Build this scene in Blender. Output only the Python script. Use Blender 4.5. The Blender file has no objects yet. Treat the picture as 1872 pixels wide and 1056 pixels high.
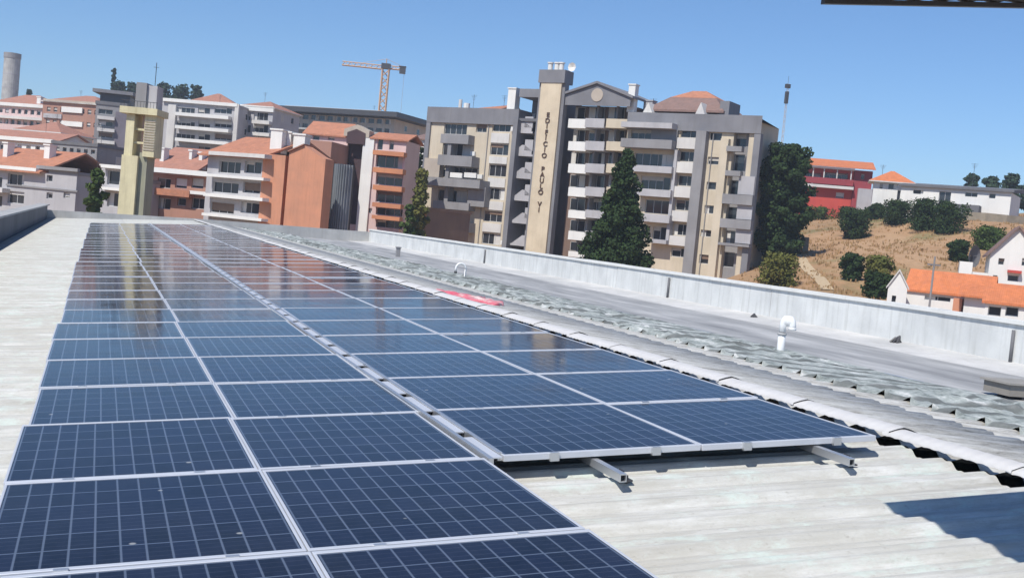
import bpy, bmesh, math, random
import numpy as np
from mathutils import Vector, Matrix
random.seed(7)
rng = np.random.default_rng(11)
SC = bpy.context.scene
COL = SC.collection

# ------------------------------------------------------------------ camera
ZC = 14.0                                   # eye height above the street
F = 2073.95                                 # focal length in photo pixels
W = Vector((0.344898264, 0.937246356, -0.051131748))
R = Vector((0.935896984, -0.339218121, 0.095015273))
U = Vector((-0.071707903, 0.080624651, 0.994161779))
cam = bpy.data.cameras.new('camera')
cam.sensor_width = 36.0
cam.lens = F / 1872.0 * 36.0
cam.clip_start = 0.1
cam.clip_end = 9000
camo = bpy.data.objects.new('camera', cam)
COL.objects.link(camo)
m = Matrix(((R.x, U.x, -W.x, 0), (R.y, U.y, -W.y, 0), (R.z, U.z, -W.z, ZC), (0, 0, 0, 1)))
camo.matrix_world = m
SC.camera = camo

# ------------------------------------------------------------------ light
SUN = Vector((-1.625, -1.139, 2.509)).normalized()      # towards the sun
el = math.asin(SUN.z)
az = math.atan2(SUN.x, SUN.y)
world = bpy.data.worlds.new("World")
SC.world = world
world.use_nodes = True
wn = world.node_tree
bg = wn.nodes['Background']
sky = wn.nodes.new('ShaderNodeTexSky')
sky.sky_type = 'NISHITA'
sky.sun_disc = False
sky.sun_elevation = el
sky.sun_rotation = az
sky.altitude = 200
sky.air_density = 1.0
sky.dust_density = 0.0
sky.ozone_density = 10.0
wn.links.new(sky.outputs[0], bg.inputs[0])
bg.inputs[1].default_value = 0.105
sl = bpy.data.lights.new('sun', 'SUN')
sl.energy = 4.0
sl.angle = math.radians(0.5)
sl.color = (1.0, 0.955, 0.88)
so = bpy.data.objects.new('sun', sl)
COL.objects.link(so)
so.rotation_euler = SUN.to_track_quat('Z', 'Y').to_euler()
SC.view_settings.view_transform = 'Standard'
SC.view_settings.look = 'None'
SC.view_settings.gamma = 1.0
SC.view_settings.use_curve_mapping = False
SC.view_settings.exposure = 0.3

# ------------------------------------------------------------------ helpers
def ray(px, py):
    return W * F + R * (px - 936) + U * (528 - py)
def at(px, py, d):                           # world point seen at a pixel, d metres deep
    q = ray(px, py)
    return q * (d / q.dot(W)) + Vector((0, 0, ZC))

def tag(o, label=None, cat=None, group=None, kind=None):
    if label: o['label'] = label
    if cat: o['category'] = cat
    if group: o['group'] = group
    if kind: o['kind'] = kind
    return o

def empty(name, loc=(0, 0, 0), rz=0.0, label=None, cat=None, group=None, parent=None):
    o = bpy.data.objects.new(name, None)
    COL.objects.link(o)
    o.location = loc
    o.rotation_euler = (0, 0, rz)
    o.empty_display_size = 0.3
    if parent: o.parent = parent
    tag(o, label, cat, group)
    return o

class MB:
    def __init__(s):
        s.v = []; s.f = []; s.m = []
    def face(s, pts, mi=0):
        b = len(s.v)
        s.v += [tuple(p) for p in pts]
        s.f.append(tuple(range(b, b + len(pts)))); s.m.append(mi)
    def box(s, x0, x1, y0, y1, z0, z1, mi=0):
        if x0 > x1: x0, x1 = x1, x0
        if y0 > y1: y0, y1 = y1, y0
        if z0 > z1: z0, z1 = z1, z0
        b = len(s.v)
        s.v += [(x0, y0, z0), (x1, y0, z0), (x1, y1, z0), (x0, y1, z0), (x0, y0, z1), (x1, y0, z1), (x1, y1, z1), (x0, y1, z1)]
        for q in ((0, 3, 2, 1), (4, 5, 6, 7), (0, 1, 5, 4), (1, 2, 6, 5), (2, 3, 7, 6), (3, 0, 4, 7)):
            s.f.append(tuple(b + i for i in q)); s.m.append(mi)
        return s
    def hexa(s, p, mi=0):                    # 4 bottom points, 4 top points, same order
        b = len(s.v)
        s.v += [tuple(q) for q in p]
        for q in ((0, 3, 2, 1), (4, 5, 6, 7), (0, 1, 5, 4), (1, 2, 6, 5), (2, 3, 7, 6), (3, 0, 4, 7)):
            s.f.append(tuple(b + i for i in q)); s.m.append(mi)
        return s
    def bar(s, a, b, r, mi=0, n=4):
        a = Vector(a); b = Vector(b); d = (b - a).normalized()
        u = d.orthogonal().normalized(); w = d.cross(u)
        return s.tube([a, b], [r, r], mi, n, u)
    def tube(s, pts, rad, mi=0, n=8, u0=None):
        pts = [Vector(p) for p in pts]
        if not hasattr(rad, '__len__'): rad = [rad] * len(pts)
        b0 = len(s.v)
        u = u0
        for i, p in enumerate(pts):
            d = (pts[min(i + 1, len(pts) - 1)] - pts[max(i - 1, 0)]).normalized()
            if u is None: u = d.orthogonal().normalized()
            u = (u - d * u.dot(d)).normalized(); w = d.cross(u)
            for k in range(n):
                a = 2 * math.pi * (k + .5) / n
                s.v.append(tuple(p + (u * math.cos(a) + w * math.sin(a)) * rad[i]))
        for i in range(len(pts) - 1):
            for k in range(n):
                a = b0 + i * n + k; c = b0 + i * n + (k + 1) % n
                s.f.append((a, c, c + n, a + n)); s.m.append(mi)
        s.f.append(tuple(b0 + k for k in range(n - 1, -1, -1))); s.m.append(mi)
        e = b0 + (len(pts) - 1) * n
        s.f.append(tuple(e + k for k in range(n))); s.m.append(mi)
        return s
    def prism(s, poly, y0, y1, mi=0):        # poly in (x,z), extruded along y
        n = len(poly); b = len(s.v)
        s.v += [(x, y0, z) for x, z in poly] + [(x, y1, z) for x, z in poly]
        s.f.append(tuple(b + i for i in range(n))); s.m.append(mi)
        s.f.append(tuple(b + n + i for i in range(n - 1, -1, -1))); s.m.append(mi)
        for i in range(n):
            j = (i + 1) % n
            s.f.append((b + i, b + n + i, b + n + j, b + j)); s.m.append(mi)
        return s
    def build(s, name, mats, parent=None, smooth=False, loc=None):
        me = bpy.data.meshes.new(name)
        me.from_pydata(s.v, [], s.f)
        if not isinstance(mats, (list, tuple)): mats = [mats]
        for mt in mats: me.materials.append(mt)
        if len(mats) > 1: me.polygons.foreach_set('material_index', s.m)
        if smooth: me.polygons.foreach_set('use_smooth', [True] * len(s.f))
        bm = bmesh.new(); bm.from_mesh(me)
        bmesh.ops.recalc_face_normals(bm, faces=bm.faces)
        bm.to_mesh(me); bm.free()
        me.update()
        o = bpy.data.objects.new(name, me)
        COL.objects.link(o)
        if parent: o.parent = parent
        if loc: o.location = loc
        return o

def npmesh(name, V, Fq, mats, parent=None, smooth=False, mi=None):
    me = bpy.data.meshes.new(name)
    V = np.asarray(V, np.float32); Fq = np.asarray(Fq, np.int32)
    me.vertices.add(len(V)); me.vertices.foreach_set('co', V.ravel())
    k = Fq.shape[1]
    me.loops.add(Fq.size); me.loops.foreach_set('vertex_index', Fq.ravel())
    me.polygons.add(len(Fq)); me.polygons.foreach_set('loop_start', np.arange(0, Fq.size, k, dtype=np.int32))
    if not isinstance(mats, (list, tuple)): mats = [mats]
    for mt in mats: me.materials.append(mt)
    if mi is not None: me.polygons.foreach_set('material_index', np.asarray(mi, np.int32))
    if smooth: me.polygons.foreach_set('use_smooth', [True] * len(Fq))
    me.update(calc_edges=True); me.validate()
    o = bpy.data.objects.new(name, me); COL.objects.link(o)
    if parent: o.parent = parent
    return o

# ------------------------------------------------------------------ materials
def newmat(name):
    mt = bpy.data.materials.new(name); mt.use_nodes = True
    return mt, mt.node_tree, mt.node_tree.nodes['Principled BSDF']
def N_(nt, t, **k):
    n = nt.nodes.new(t)
    for a, b in k.items(): setattr(n, a, b)
    return n
def noise(nt, scale, detail=4, vec=None, rough=.55):
    n = N_(nt, 'ShaderNodeTexNoise'); n.inputs['Scale'].default_value = scale
    n.inputs['Detail'].default_value = detail; n.inputs['Roughness'].default_value = rough
    if vec is not None: nt.links.new(vec, n.inputs['Vector'])
    return n.outputs['Fac']
def ramp(nt, fac, stops):
    n = N_(nt, 'ShaderNodeValToRGB'); cr = n.color_ramp
    while len(cr.elements) < len(stops): cr.elements.new(.5)
    for e, (p, c) in zip(cr.elements, stops):
        e.position = p; e.color = (c[0], c[1], c[2], 1) if hasattr(c, '__len__') else (c, c, c, 1)
    nt.links.new(fac, n.inputs[0]); return n.outputs[0]
def coords(nt, scale=(1, 1, 1)):
    tc = N_(nt, 'ShaderNodeTexCoord'); mp = N_(nt, 'ShaderNodeMapping')
    mp.inputs['Scale'].default_value = scale
    nt.links.new(tc.outputs['Object'], mp.inputs[0]); return mp.outputs[0]
def mixc(nt, fac, a, b, mode='MIX'):
    n = N_(nt, 'ShaderNodeMix', data_type='RGBA', blend_type=mode)
    for sock, v in ((n.inputs[0], fac), (n.inputs[6], a), (n.inputs[7], b)):
        if hasattr(v, 'is_linked') or isinstance(v, bpy.types.NodeSocket): nt.links.new(v, sock)
        elif hasattr(v, '__len__'): sock.default_value = (v[0], v[1], v[2], 1)
        else: sock.default_value = v
    return n.outputs[2]
def bump(nt, h, bs, strength=.3, dist=.05):
    b = N_(nt, 'ShaderNodeBump'); b.inputs['Strength'].default_value = strength; b.inputs['Distance'].default_value = dist
    nt.links.new(h, b.inputs['Height']); nt.links.new(b.outputs[0], bs.inputs['Normal'])

def wallmat(name, c, c2=None, rough=.85, streak=.35, sc=1.0, dirt=(.25, .24, .22)):
    """rendered wall: mottled, with vertical rain streaks"""
    mt, nt, bs = newmat(name)
    c2 = c2 or tuple(x * .8 for x in c)
    v = coords(nt)
    a = mixc(nt, ramp(nt, noise(nt, .35 * sc, 5, v), [(.35, 0.), (.65, 1.)]), c, c2)
    vs = coords(nt, (1.6 * sc, 1.6 * sc, .12 * sc))
    st = ramp(nt, noise(nt, 1.3, 5, vs, .65), [(.5, 0.), (.78, 1.)])
    mul = N_(nt, 'ShaderNodeMath', operation='MULTIPLY'); mul.inputs[1].default_value = streak
    nt.links.new(st, mul.inputs[0])
    a = mixc(nt, mul.outputs[0], a, tuple(x * y * 2.2 for x, y in zip(c, dirt)))
    nt.links.new(a, bs.inputs['Base Color']); bs.inputs['Roughness'].default_value = rough
    bump(nt, noise(nt, 14, 3, v), bs, .15, .03)
    return mt

def plain(name, c, rough=.6, metal=0., var=.25, sc=3.0, coat=0):
    mt, nt, bs = newmat(name)
    v = coords(nt)
    a = mixc(nt, noise(nt, sc, 4, v), tuple(x * (1 - var) for x in c), tuple(min(1, x * (1 + var * .6)) for x in c))
    nt.links.new(a, bs.inputs['Base Color'])
    bs.inputs['Roughness'].default_value = rough; bs.inputs['Metallic'].default_value = metal
    return mt

def tilemat(name, c1, c2, pitch=.24):
    """clay roof tiles: rolls along the slope, courses across"""
    mt, nt, bs = newmat(name)
    v = coords(nt)
    w = N_(nt, 'ShaderNodeTexWave', wave_type='BANDS', bands_direction='X'); w.inputs['Scale'].default_value = .5 / pitch
    w.inputs['Distortion'].default_value = .6; nt.links.new(v, w.inputs[0])
    n1 = noise(nt, 1.3, 6, v, .7)
    vo = N_(nt, 'ShaderNodeTexVoronoi'); vo.inputs['Scale'].default_value = 3.2; nt.links.new(v, vo.inputs['Vector'])
    bw = N_(nt, 'ShaderNodeRGBToBW'); nt.links.new(vo.outputs['Color'], bw.inputs[0])
    a = mixc(nt, ramp(nt, n1, [(.35, 0.), (.7, 1.)]), c1, c2)
    a = mixc(nt, ramp(nt, bw.outputs[0], [(.2, .0), (.8, .35)]), a, tuple(x * .55 for x in c1))
    nt.links.new(a, bs.inputs['Base Color']); bs.inputs['Roughness'].default_value = .8
    bump(nt, w.outputs['Fac'], bs, .6, .05)
    return mt

M = {}
M['cream'] = wallmat('cream_render', (.60, .52, .40), (.52, .45, .34))
M['white'] = wallmat('white_render', (.78, .77, .73), (.70, .69, .66), streak=.2)
M['white2'] = wallmat('off_white_render', (.66, .64, .60), (.56, .54, .52))
M['grey'] = wallmat('grey_render', (.28, .275, .28), (.23, .225, .23))
M['lgrey'] = wallmat('light_grey_render', (.46, .45, .46), (.38, .37, .38))
M['dgrey'] = wallmat('dark_grey_render', (.16, .16, .17), (.12, .12, .13))
M['slate'] = wallmat('slate_cladding', (.22, .22, .235), (.17, .17, .185))
M['pink'] = wallmat('pink_render', (.66, .50, .47), (.60, .44, .42))
M['terra'] = wallmat('terracotta_render', (.60, .27, .16), (.50, .24, .15), streak=.5, sc=2)
M['brick'] = wallmat('brick_cladding', (.40, .21, .155), (.34, .19, .14))
M['brown'] = wallmat('brown_render', (.22, .15, .11), (.18, .12, .10))
M['red'] = wallmat('red_render', (.52, .075, .055), (.42, .06, .05), streak=.2)
M['maroon'] = wallmat('maroon_render', (.33, .05, .06), (.27, .045, .055), streak=.2)
M['orange'] = wallmat('orange_panel', (.60, .25, .12), (.50, .21, .11), streak=.2)
M['beige'] = wallmat('beige_render', (.50, .44, .36), (.42, .36, .30))
M['stone'] = wallmat('cream_stone_cladding', (.66, .56, .41), (.56, .47, .34), streak=.3, sc=1.5)
M['yellow'] = wallmat('pale_yellow_paint', (.70, .64, .41), (.55, .50, .32), streak=.7, sc=2)
M['tile'] = tilemat('orange_roof_tiles', (.55, .23, .13), (.42, .19, .12))
M['tile2'] = tilemat('faded_roof_tiles', (.48, .22, .15), (.37, .19, .14))
M['tile3'] = tilemat('brown_roof_tiles', (.28, .17, .14), (.22, .15, .13))
M['frame'] = plain('window_frame_paint', (.55, .55, .54), .5)
M['shutter'] = plain('roller_shutter', (.50, .47, .42), .6)
M['brownsh'] = plain('brown_shutter', (.20, .13, .09), .6)
M['dark'] = plain('dark_interior', (.035, .033, .035), .8)
M['iron'] = plain('dark_painted_iron', (.06, .06, .065), .5)
M['concrete'] = wallmat('weathered_concrete', (.46, .455, .44), (.34, .34, .335), streak=.5, sc=2.0)
M['bark'] = plain('bark', (.10, .075, .05), .9, sc=8)
M['rail'] = plain('aluminium_rail', (.62, .63, .64), .38, .75, .15)
def glassmat():
    mt, nt, bs = newmat('window_glass')
    v = coords(nt)
    a = mixc(nt, noise(nt, .6, 2, v), (.012, .014, .018), (.05, .055, .065))
    nt.links.new(a, bs.inputs['Base Color'])
    bs.inputs['Roughness'].default_value = .07; bs.inputs['Specular IOR Level'].default_value = .6
    return mt
M['glass'] = glassmat()

def roofmat():
    """weathered fibre cement: pale, lichen and dirt drawn out along the slope"""
    mt, nt, bs = newmat('fibre_cement')
    v = coords(nt)
    s1 = noise(nt, 1.6, 8, coords(nt, (.45, 7.0, 1.0)), .75)
    a = ramp(nt, s1, [(.28, (.30, .295, .27)), (.40, (.44, .435, .41)), (.53, (.54, .54, .515)), (.66, (.65, .65, .63))])
    fine = ramp(nt, noise(nt, 5.0, 6, coords(nt, (.6, 4.5, 1.0)), .8), [(.38, .5), (.52, 0.)])
    a = mixc(nt, fine, a, (.34, .33, .29))
    blot = ramp(nt, noise(nt, 1.1, 8, v, .7), [(.40, 0.), (.62, .75)])
    a = mixc(nt, blot, a, (.42, .41, .37))
    gr = ramp(nt, noise(nt, 2.3, 8, coords(nt, (1, 2, 1)), .75), [(.52, 0.), (.66, .8)])
    a = mixc(nt, gr, a, (.52, .60, .55))
    spot = ramp(nt, noise(nt, 22, 5, coords(nt, (1, 1.8, 1)), .85), [(.58, 0.), (.72, .75)])
    a = mixc(nt, spot, a, (.24, .22, .19))
    nt.links.new(a, bs.inputs['Base Color']); bs.inputs['Roughness'].default_value = .9
    bump(nt, noise(nt, 30, 6, coords(nt, (.5, 1, 1)), .8), bs, .55, .015)
    return mt
M['fc'] = roofmat()
def roofmat2():
    mt, nt, bs = newmat('dirty_fibre_cement')
    v = coords(nt); vs = coords(nt, (.5, 5.0, 1.0))
    a = ramp(nt, noise(nt, 2.4, 9, vs, .85), [(.34, (.18, .165, .14)), (.44, (.41, .395, .36)), (.53, (.57, .56, .52)), (.66, (.72, .71, .68))])
    nt.links.new(a, bs.inputs['Base Color']); bs.inputs['Roughness'].default_value = .9
    bump(nt, noise(nt, 40, 4, v), bs, .3, .01)
    return mt
M['fc2'] = roofmat2()
def foilmat():
    mt, nt, bs = newmat('oxidised_flashing')
    v = coords(nt)
    a = ramp(nt, noise(nt, 2.6, 9, v, .8), [(.34, (.09, .10, .095)), (.44, (.27, .30, .285)), (.54, (.40, .43, .41)), (.64, (.68, .68, .66))])
    wv_ = N_(nt, 'ShaderNodeTexWave', wave_type='BANDS', bands_direction='Y'); wv_.inputs['Scale'].default_value = .38; wv_.inputs['Distortion'].default_value = 1.6; wv_.inputs['Detail'].default_value = 3; nt.links.new(v, wv_.inputs[0])
    a = mixc(nt, ramp(nt, wv_.outputs['Fac'], [(.10, .75), (.32, 0.)]), a, (.10, .105, .10))
    nt.links.new(a, bs.inputs['Base Color']); bs.inputs['Roughness'].default_value = .85; bs.inputs['Specular IOR Level'].default_value = .2
    bump(nt, noise(nt, 9, 5, v), bs, .5, .04)
    return mt
M['foil'] = foilmat()
def membrane():
    mt, nt, bs = newmat('bitumen_membrane')
    v = coords(nt, (1.2, .25, 1.0))
    a = ramp(nt, noise(nt, .9, 7, v, .65), [(.30, (.20, .20, .20)), (.5, (.34, .34, .335)), (.7, (.52, .515, .50))])
    nt.links.new(a, bs.inputs['Base Color']); bs.inputs['Roughness'].default_value = .75
    return mt
M['membrane'] = membrane()
M['parapet'] = wallmat('parapet_paint', (.66, .67, .655), (.54, .55, .54), streak=.75, sc=3.0, dirt=(.27, .27, .26))
M['capmat'] = plain('ridge_cap_cement', (.58, .57, .56), .8, var=.18, sc=5)

# ------------------------------------------------------------------ terrain
def bxy(px, d):
    q = at(px, 430, d); return q.x, q.y
ctl = []
for px in (-500, 0, 300, 600, 850):
    for d, z in ((60, -14), (95, -13), (130, -9), (200, -3), (260, 2), (330, 8), (420, 20), (600, 26)):
        ctl.append((*bxy(px, d), z))
for px in (1000, 1250):
    for d, z in ((60, -14), (100, -13), (150, -9), (250, -2), (400, 4), (600, 8)):
        ctl.append((*bxy(px, d), z))
for d, z in ((60, -12), (85, -8), (110, -3.4), (150, .3), (190, 6.2), (215, 8), (300, 7), (600, 4)):
    ctl.append((*bxy(1470, d), z))
for d, z in ((60, -11), (80, -7.5), (95, -5.6), (120, -1.6), (150, 3.6), (170, 8.0), (185, 9), (240, 11), (300, 9), (600, 4)):
    ctl.append((*bxy(1700, d), z))
for d, z in ((60, -11), (80, -7.5), (105, -4.0), (120, -1.0), (150, 5.2), (172, 9), (250, 15), (400, 12), (700, 5)):
    ctl.append((*bxy(1880, d), z))
for d, z in ((60, -10), (105, -4.0), (150, 5), (250, 15), (700, 5)):
    ctl.append((*bxy(2300, d), z))
for x, y in ((-200, -100), (0, -60), (150, -60), (-150, 60), (0, 40), (30, 20), (-60, 20), (100, 0)):
    ctl.append((x, y, -14))
for a in range(0, 360, 30):
    ctl.append((1500 * math.sin(math.radians(a)), 1500 * math.cos(math.radians(a)), 0))
for px, d, z in ((1440, 136, .2), (1440, 112, -3.2), (1435, 150, 1.6), (1480, 140, .2)):
    ctl.append((*bxy(px, d), z))
ctl = np.array(ctl, float)
_d = np.hypot(ctl[:, None, 0] - ctl[None, :, 0], ctl[:, None, 1] - ctl[None, :, 1])
_w = np.linalg.solve(_d + np.eye(len(ctl)) * -1.0, ctl[:, 2])
def tzs(x, y):
    x = np.asarray(x, float); y = np.asarray(y, float)
    d = np.hypot(x[..., None] - ctl[:, 0], y[..., None] - ctl[:, 1])
    z = np.clip(d @ _w, -15, 45)
    rr = np.hypot(x, y)
    z = z * np.clip((2200 - rr) / 1200, 0, 1)
    near = np.clip((70 - rr) / 30, 0, 1)
    und = np.where(rr < 600, .35 * np.sin(x * .21 + 1.3 * np.sin(y * .13)) * np.cos(y * .17), 0)
    return z * (1 - near) + (-14) * near + ZC + und * (1 - near)
def tz(x, y): return float(tzs(np.array([x]), np.array([y]))[0])

def axis(lo, hi, st, far):
    a = list(np.arange(lo, hi + .1, st)); s = st
    l = [lo]; h = [hi]
    while l[-1] > -far: s *= 1.35; l.append(l[-1] - s)
    s = st
    while h[-1] < far: s *= 1.35; h.append(h[-1] + s)
    return np.array(l[:0:-1] + a + h[1:])
gx = axis(-80, 260, 3.5, 6000); gy = axis(40, 330, 3.5, 6000)
X, Y = np.meshgrid(gx, gy)
Z = tzs(X.ravel(), Y.ravel())
nx, ny = len(gx), len(gy)
idx = np.arange(nx * ny).reshape(ny, nx)
Fq = np.stack([idx[:-1, :-1], idx[:-1, 1:], idx[1:, 1:], idx[1:, :-1]], -1).reshape(-1, 4)
def groundmat():
    mt, nt, bs = newmat('dry_hillside')
    v = coords(nt)
    a = ramp(nt, noise(nt, .09, 8, v, .65), [(.36, (.29, .19, .10)), (.5, (.40, .235, .12)), (.62, (.46, .29, .16))])
    a = mixc(nt, ramp(nt, noise(nt, 1.1, 8, v, .8), [(.45, 0.), (.75, .6)]), a, (.27, .18, .10))
    a = mixc(nt, ramp(nt, noise(nt, .05, 6, v, .7), [(.56, 0.), (.68, .8)]), a, (.13, .15, .05))
    nt.links.new(a, bs.inputs['Base Color']); bs.inputs['Roughness'].default_value = .95
    bump(nt, noise(nt, 1.5, 6, v, .8), bs, .5, .3)
    return mt
ter = npmesh('hillside', np.stack([X.ravel(), Y.ravel(), Z], -1), Fq, groundmat(), smooth=True)
tag(ter, kind='structure')
ter.location.z = 0

# footpath up the hill
def ribbon(name, pts, width, mt, lift=.12):
    mb = MB(); P = [Vector((x, y, 0)) for x, y in pts]; V = []
    dense = []
    for a, b in zip(P[:-1], P[1:]):
        n = max(1, int((b - a).length / 1.5))
        for i in range(n): dense.append(a.lerp(b, i / n))
    dense.append(P[-1])
    for i, p in enumerate(dense):
        d = (dense[min(i + 1, len(dense) - 1)] - dense[max(i - 1, 0)]).normalized(); n = Vector((-d.y, d.x, 0))
        row = []
        for k in (-1, 0, 1):
            q = p + n * width * .5 * k; q.z = tz(q.x, q.y) + lift; row.append(q)
        V.append(row)
    for a, b in zip(V[:-1], V[1:]):
        for k in (0, 1): mb.face([a[k], a[k + 1], b[k + 1], b[k]])
    return mb.build(name, mt)
def hitground(px, py, dlo=60, dhi=320):
    best = None
    for d in np.arange(dlo, dhi, 1.0):
        p = at(px, py, float(d))
        if p.z <= tz(p.x, p.y): return p
    return at(px, py, (dlo + dhi) / 2)
pp = [hitground(*q) for q in ((1512, 532), (1490, 505), (1468, 482), (1450, 462))]
ribbon('footpath', [(p.x, p.y) for p in pp], 1.3, plain('trodden_earth', (.50, .38, .24), .95), .10)['kind'] = 'structure'

# ------------------------------------------------------------------ our building's roof
TH = math.radians(4.2)
E1 = Vector((math.cos(TH), 0, math.sin(TH)))
NN = Vector((-math.sin(TH), 0, math.cos(TH)))
PH = 1.594                                    # eye above the panel tops
def onroof(a, y, h=0.0):                      # a across the slope, y along, h above the panel-top plane
    p = E1 * a + NN * (-PH + h); return Vector((p.x, y, p.z + ZC))
HR = -.165                                     # corrugation mean below the panel tops
AR = 5.73
ridge = onroof(AR, 0, HR)
YN, YF = -3.0, 76.0
wb = empty('warehouse', (0, 0, 0), 0, 'low warehouse with a pale corrugated roof carrying the rows of blue solar panels', 'building')
def corr(t):                                  # corrugation profile, pitch .42 m, 5 cm deep, plus fine ribs
    s = math.sin(2 * math.pi * t / .42)
    return .024 * math.tanh(2.2 * s) / math.tanh(2.2) + .006 * math.sin(2 * math.pi * t / .105)
ys = np.arange(YN, 30, .0175).tolist() + np.arange(30, YF + .03, .035).tolist()
def corr_sheet(p0, p1, up, name, mt, laps):
    """corrugated sheets from p0 to p1 (xz points), lapped like slates"""
    V = []; Fc = []
    for i in range(len(laps) - 1):
        t0, t1 = laps[i], min(1, laps[i + 1] + (.03 if i < len(laps) - 2 else 0))
        b = len(V); n = len(ys)
        for t, lift in ((t0, .012), (t1, 0.0)):
            q = p0.lerp(p1, t)
            for y in ys:
                h = corr(y) + lift
                V.append((q.x + up.x * h, y, q.z + up.z * h))
        # small end thickness
        q = p0.lerp(p1, t0)
        for y in ys:
            h = corr(y) + .004
            V.append((q.x + up.x * h, y, q.z + up.z * h))
        k = np.arange(n - 1)
        Fc.append(np.stack([b + k, b + k + 1, b + n + k + 1, b + n + k], -1))
        Fc.append(np.stack([b + 2 * n + k, b + 2 * n + k + 1, b + k + 1, b + k], -1))
    return npmesh(name, V, np.concatenate(Fc), mt, wb)
LE = onroof(-3.05, 0, HR)
corr_sheet(LE, onroof(AR - .115, 0, HR), NN, 'corrugated_roof', M['fc'], [0, .50, 1])
N2 = Vector((math.sin(TH), 0, math.cos(TH)))
def onright(x, h=0.0):                        # point on the slope behind the ridge
    t = (x - ridge.x) / math.cos(TH)
    return Vector((ridge.x + t * math.cos(TH) + N2.x * h, 0, ridge.z - t * math.sin(TH) + N2.z * h))
rr_end = onright(10.2)
corr_sheet(rr_end, onright(ridge.x + .10, .0), N2, 'corrugated_roof', M['fc2'], [0, .5, 1])

# ridge cap: overlapping bent pieces riding on the crests
V = []; Fc = []
prof = [(-.14, .004), (-.136, .024), (-.06, .045), (0, .056), (.06, .045), (.136, .020), (.14, 0)]
yy = YN; pc = 0
while yy < YF:
    L = 1.25; b = len(V); n = 42
    dz = random.uniform(-.004, .006); dx = random.uniform(-.008, .008)
    for j in range(n + 1):
        y = yy + (L + .06) * j / n
        for k, (x, z) in enumerate(prof):
            h = .062 + z + .012 * (1 - j / n) + dz + (.003 * math.sin(2 * math.pi * y / .105) if 0 < k < 6 else .003 * math.sin(2 * math.pi * y / .105))
            V.append((ridge.x + x + dx, y, ridge.z + h - abs(x) * .03))
    m_ = len(prof)
    for j in range(n):
        for k in range(m_ - 1):
            a = b + j * m_ + k; Fc.append((a, a + 1, a + m_ + 1, a + m_))
    yy += L
npmesh('ridge_cap', V, Fc, M['capmat'], wb)

# crumpled flashing along the lower edge behind the ridge
V = []; Fc = []
from mathutils import noise as mnoise
yv = np.arange(2, YF, .07); us = np.linspace(0, 1, 30)
for y in yv:
    for u in us:
        x = 8.75 + 2.95 * u
        p_ = Vector((x * 1.1, y * .9, 3.0))
        q_ = p_ + mnoise.noise_vector(p_ * .8) * .5
        r1 = 1 - 2 * abs(mnoise.noise(q_ * 1.1)); r2 = 1 - 2 * abs(mnoise.noise(q_ * 2.6 + Vector((5, 1, 0)))); r3 = 1 - 2 * abs(mnoise.noise(q_ * 5.5 + Vector((1, 7, 0))))
        big = mnoise.noise(Vector((x * .3, y * .33, 0)))
        fold = (.07 * r1 + .055 * r2 * (1 + big) + .03 * r3 - .07) * (.65 + .9 * max(-.4, big))
        z = -1.545 - .16 * u + .05 + fold * min(1, u * 6 + .35) * min(1, (1 - u) * 5 + .15)
        if u < .01:
            z -= .05 - .10 * max(0, math.sin(2 * math.pi * y / .42 + .6)) ** 2
        x += .05 * math.sin(y * 3.1 + u * 5) + (.06 * math.sin(2 * math.pi * y / .42) if u < .05 else 0) + .22 * (mnoise.noise(Vector((y * .45, 3 + u, 0)))) * (1 if u > .5 else .3)
        V.append((x, y, z + ZC))
mU = len(us); k = np.arange(len(yv) - 1)[:, None] * mU + np.arange(mU - 1)[None, :]
k = k.ravel()
fl = npmesh('crumpled_flashing', V, np.stack([k, k + mU, k + mU + 1, k + 1], -1), M['foil'], wb, smooth=False)
# dark gutter throat, flat membrane strip and concrete upstand
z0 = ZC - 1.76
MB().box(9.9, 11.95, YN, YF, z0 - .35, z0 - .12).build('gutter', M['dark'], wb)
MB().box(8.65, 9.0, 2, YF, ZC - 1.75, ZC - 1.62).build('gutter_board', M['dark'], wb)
mb = MB()
mb.box(12.0, 16.0, YN, YF, z0 - .35, z0)
mb.build('flat_roof_strip', M['membrane'], wb)
mb = MB(); y = YN
while y < YF:
    e = min(y + 2.4, YF)
    mb.box(11.93, 12.07, y + .01, e - .01, z0, z0 + .05)
    y += 2.4
mb.build('gutter_edge_strip', M['rail'], wb)
mb = MB()
mb.hexa([(15.9, YN, z0 - .3), (17.28, YN, z0 - .3), (17.28, YF, z0 - .3), (15.9, YF, z0 - .3),
         (15.9, YN, z0 + .004), (17.28, YN, z0 + .10), (17.28, YF, z0 + .10), (15.9, YF, z0 + .004)])
mb.build('cement_fillet', wallmat('cement_screed', (.60, .59, .57), (.46, .46, .45), streak=.4, sc=2), wb)
# parapet in bays with joints
PX = 17.28; ptop = ZC - .90
mb = MB(); cp = MB(); jt = MB(); y = YN
joints = []
while y < YF:
    e = min(y + 9.85, YF)
    mb.box(PX, PX + .22, y + .012, e - .012, 0.5, ptop)
    jt.box(PX + .02, PX + .2, e - .012, e + .012, 0.5, ptop - .02)
    joints.append(e); y = e
mb.build('parapet_wall', M['parapet'], wb)
jt.build('parapet_joint', M['dark'], wb)
y = YN
while y < YF:
    e = min(y + 3.28, YF)
    j = random.uniform(-.008, .008)
    cp.box(PX - .06 + j, PX + .3 + j, y + .006, e - .006, ptop, ptop + .075 + random.uniform(0, .012))
    y += 3.28
cp.build('parapet_coping', plain('coping_cement', (.72, .72, .69), .85, var=.2, sc=2), wb)
# overflow scuppers: dark downpipes against the parapet
for yq in (17.75, 32.4, 51.0):
    o = MB().tube([(PX - .05, yq, z0 + .1), (PX - .05, yq, ptop - .12)], .035, 0, 8).build('parapet_pipe', M['dgrey'], wb, True)
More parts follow.
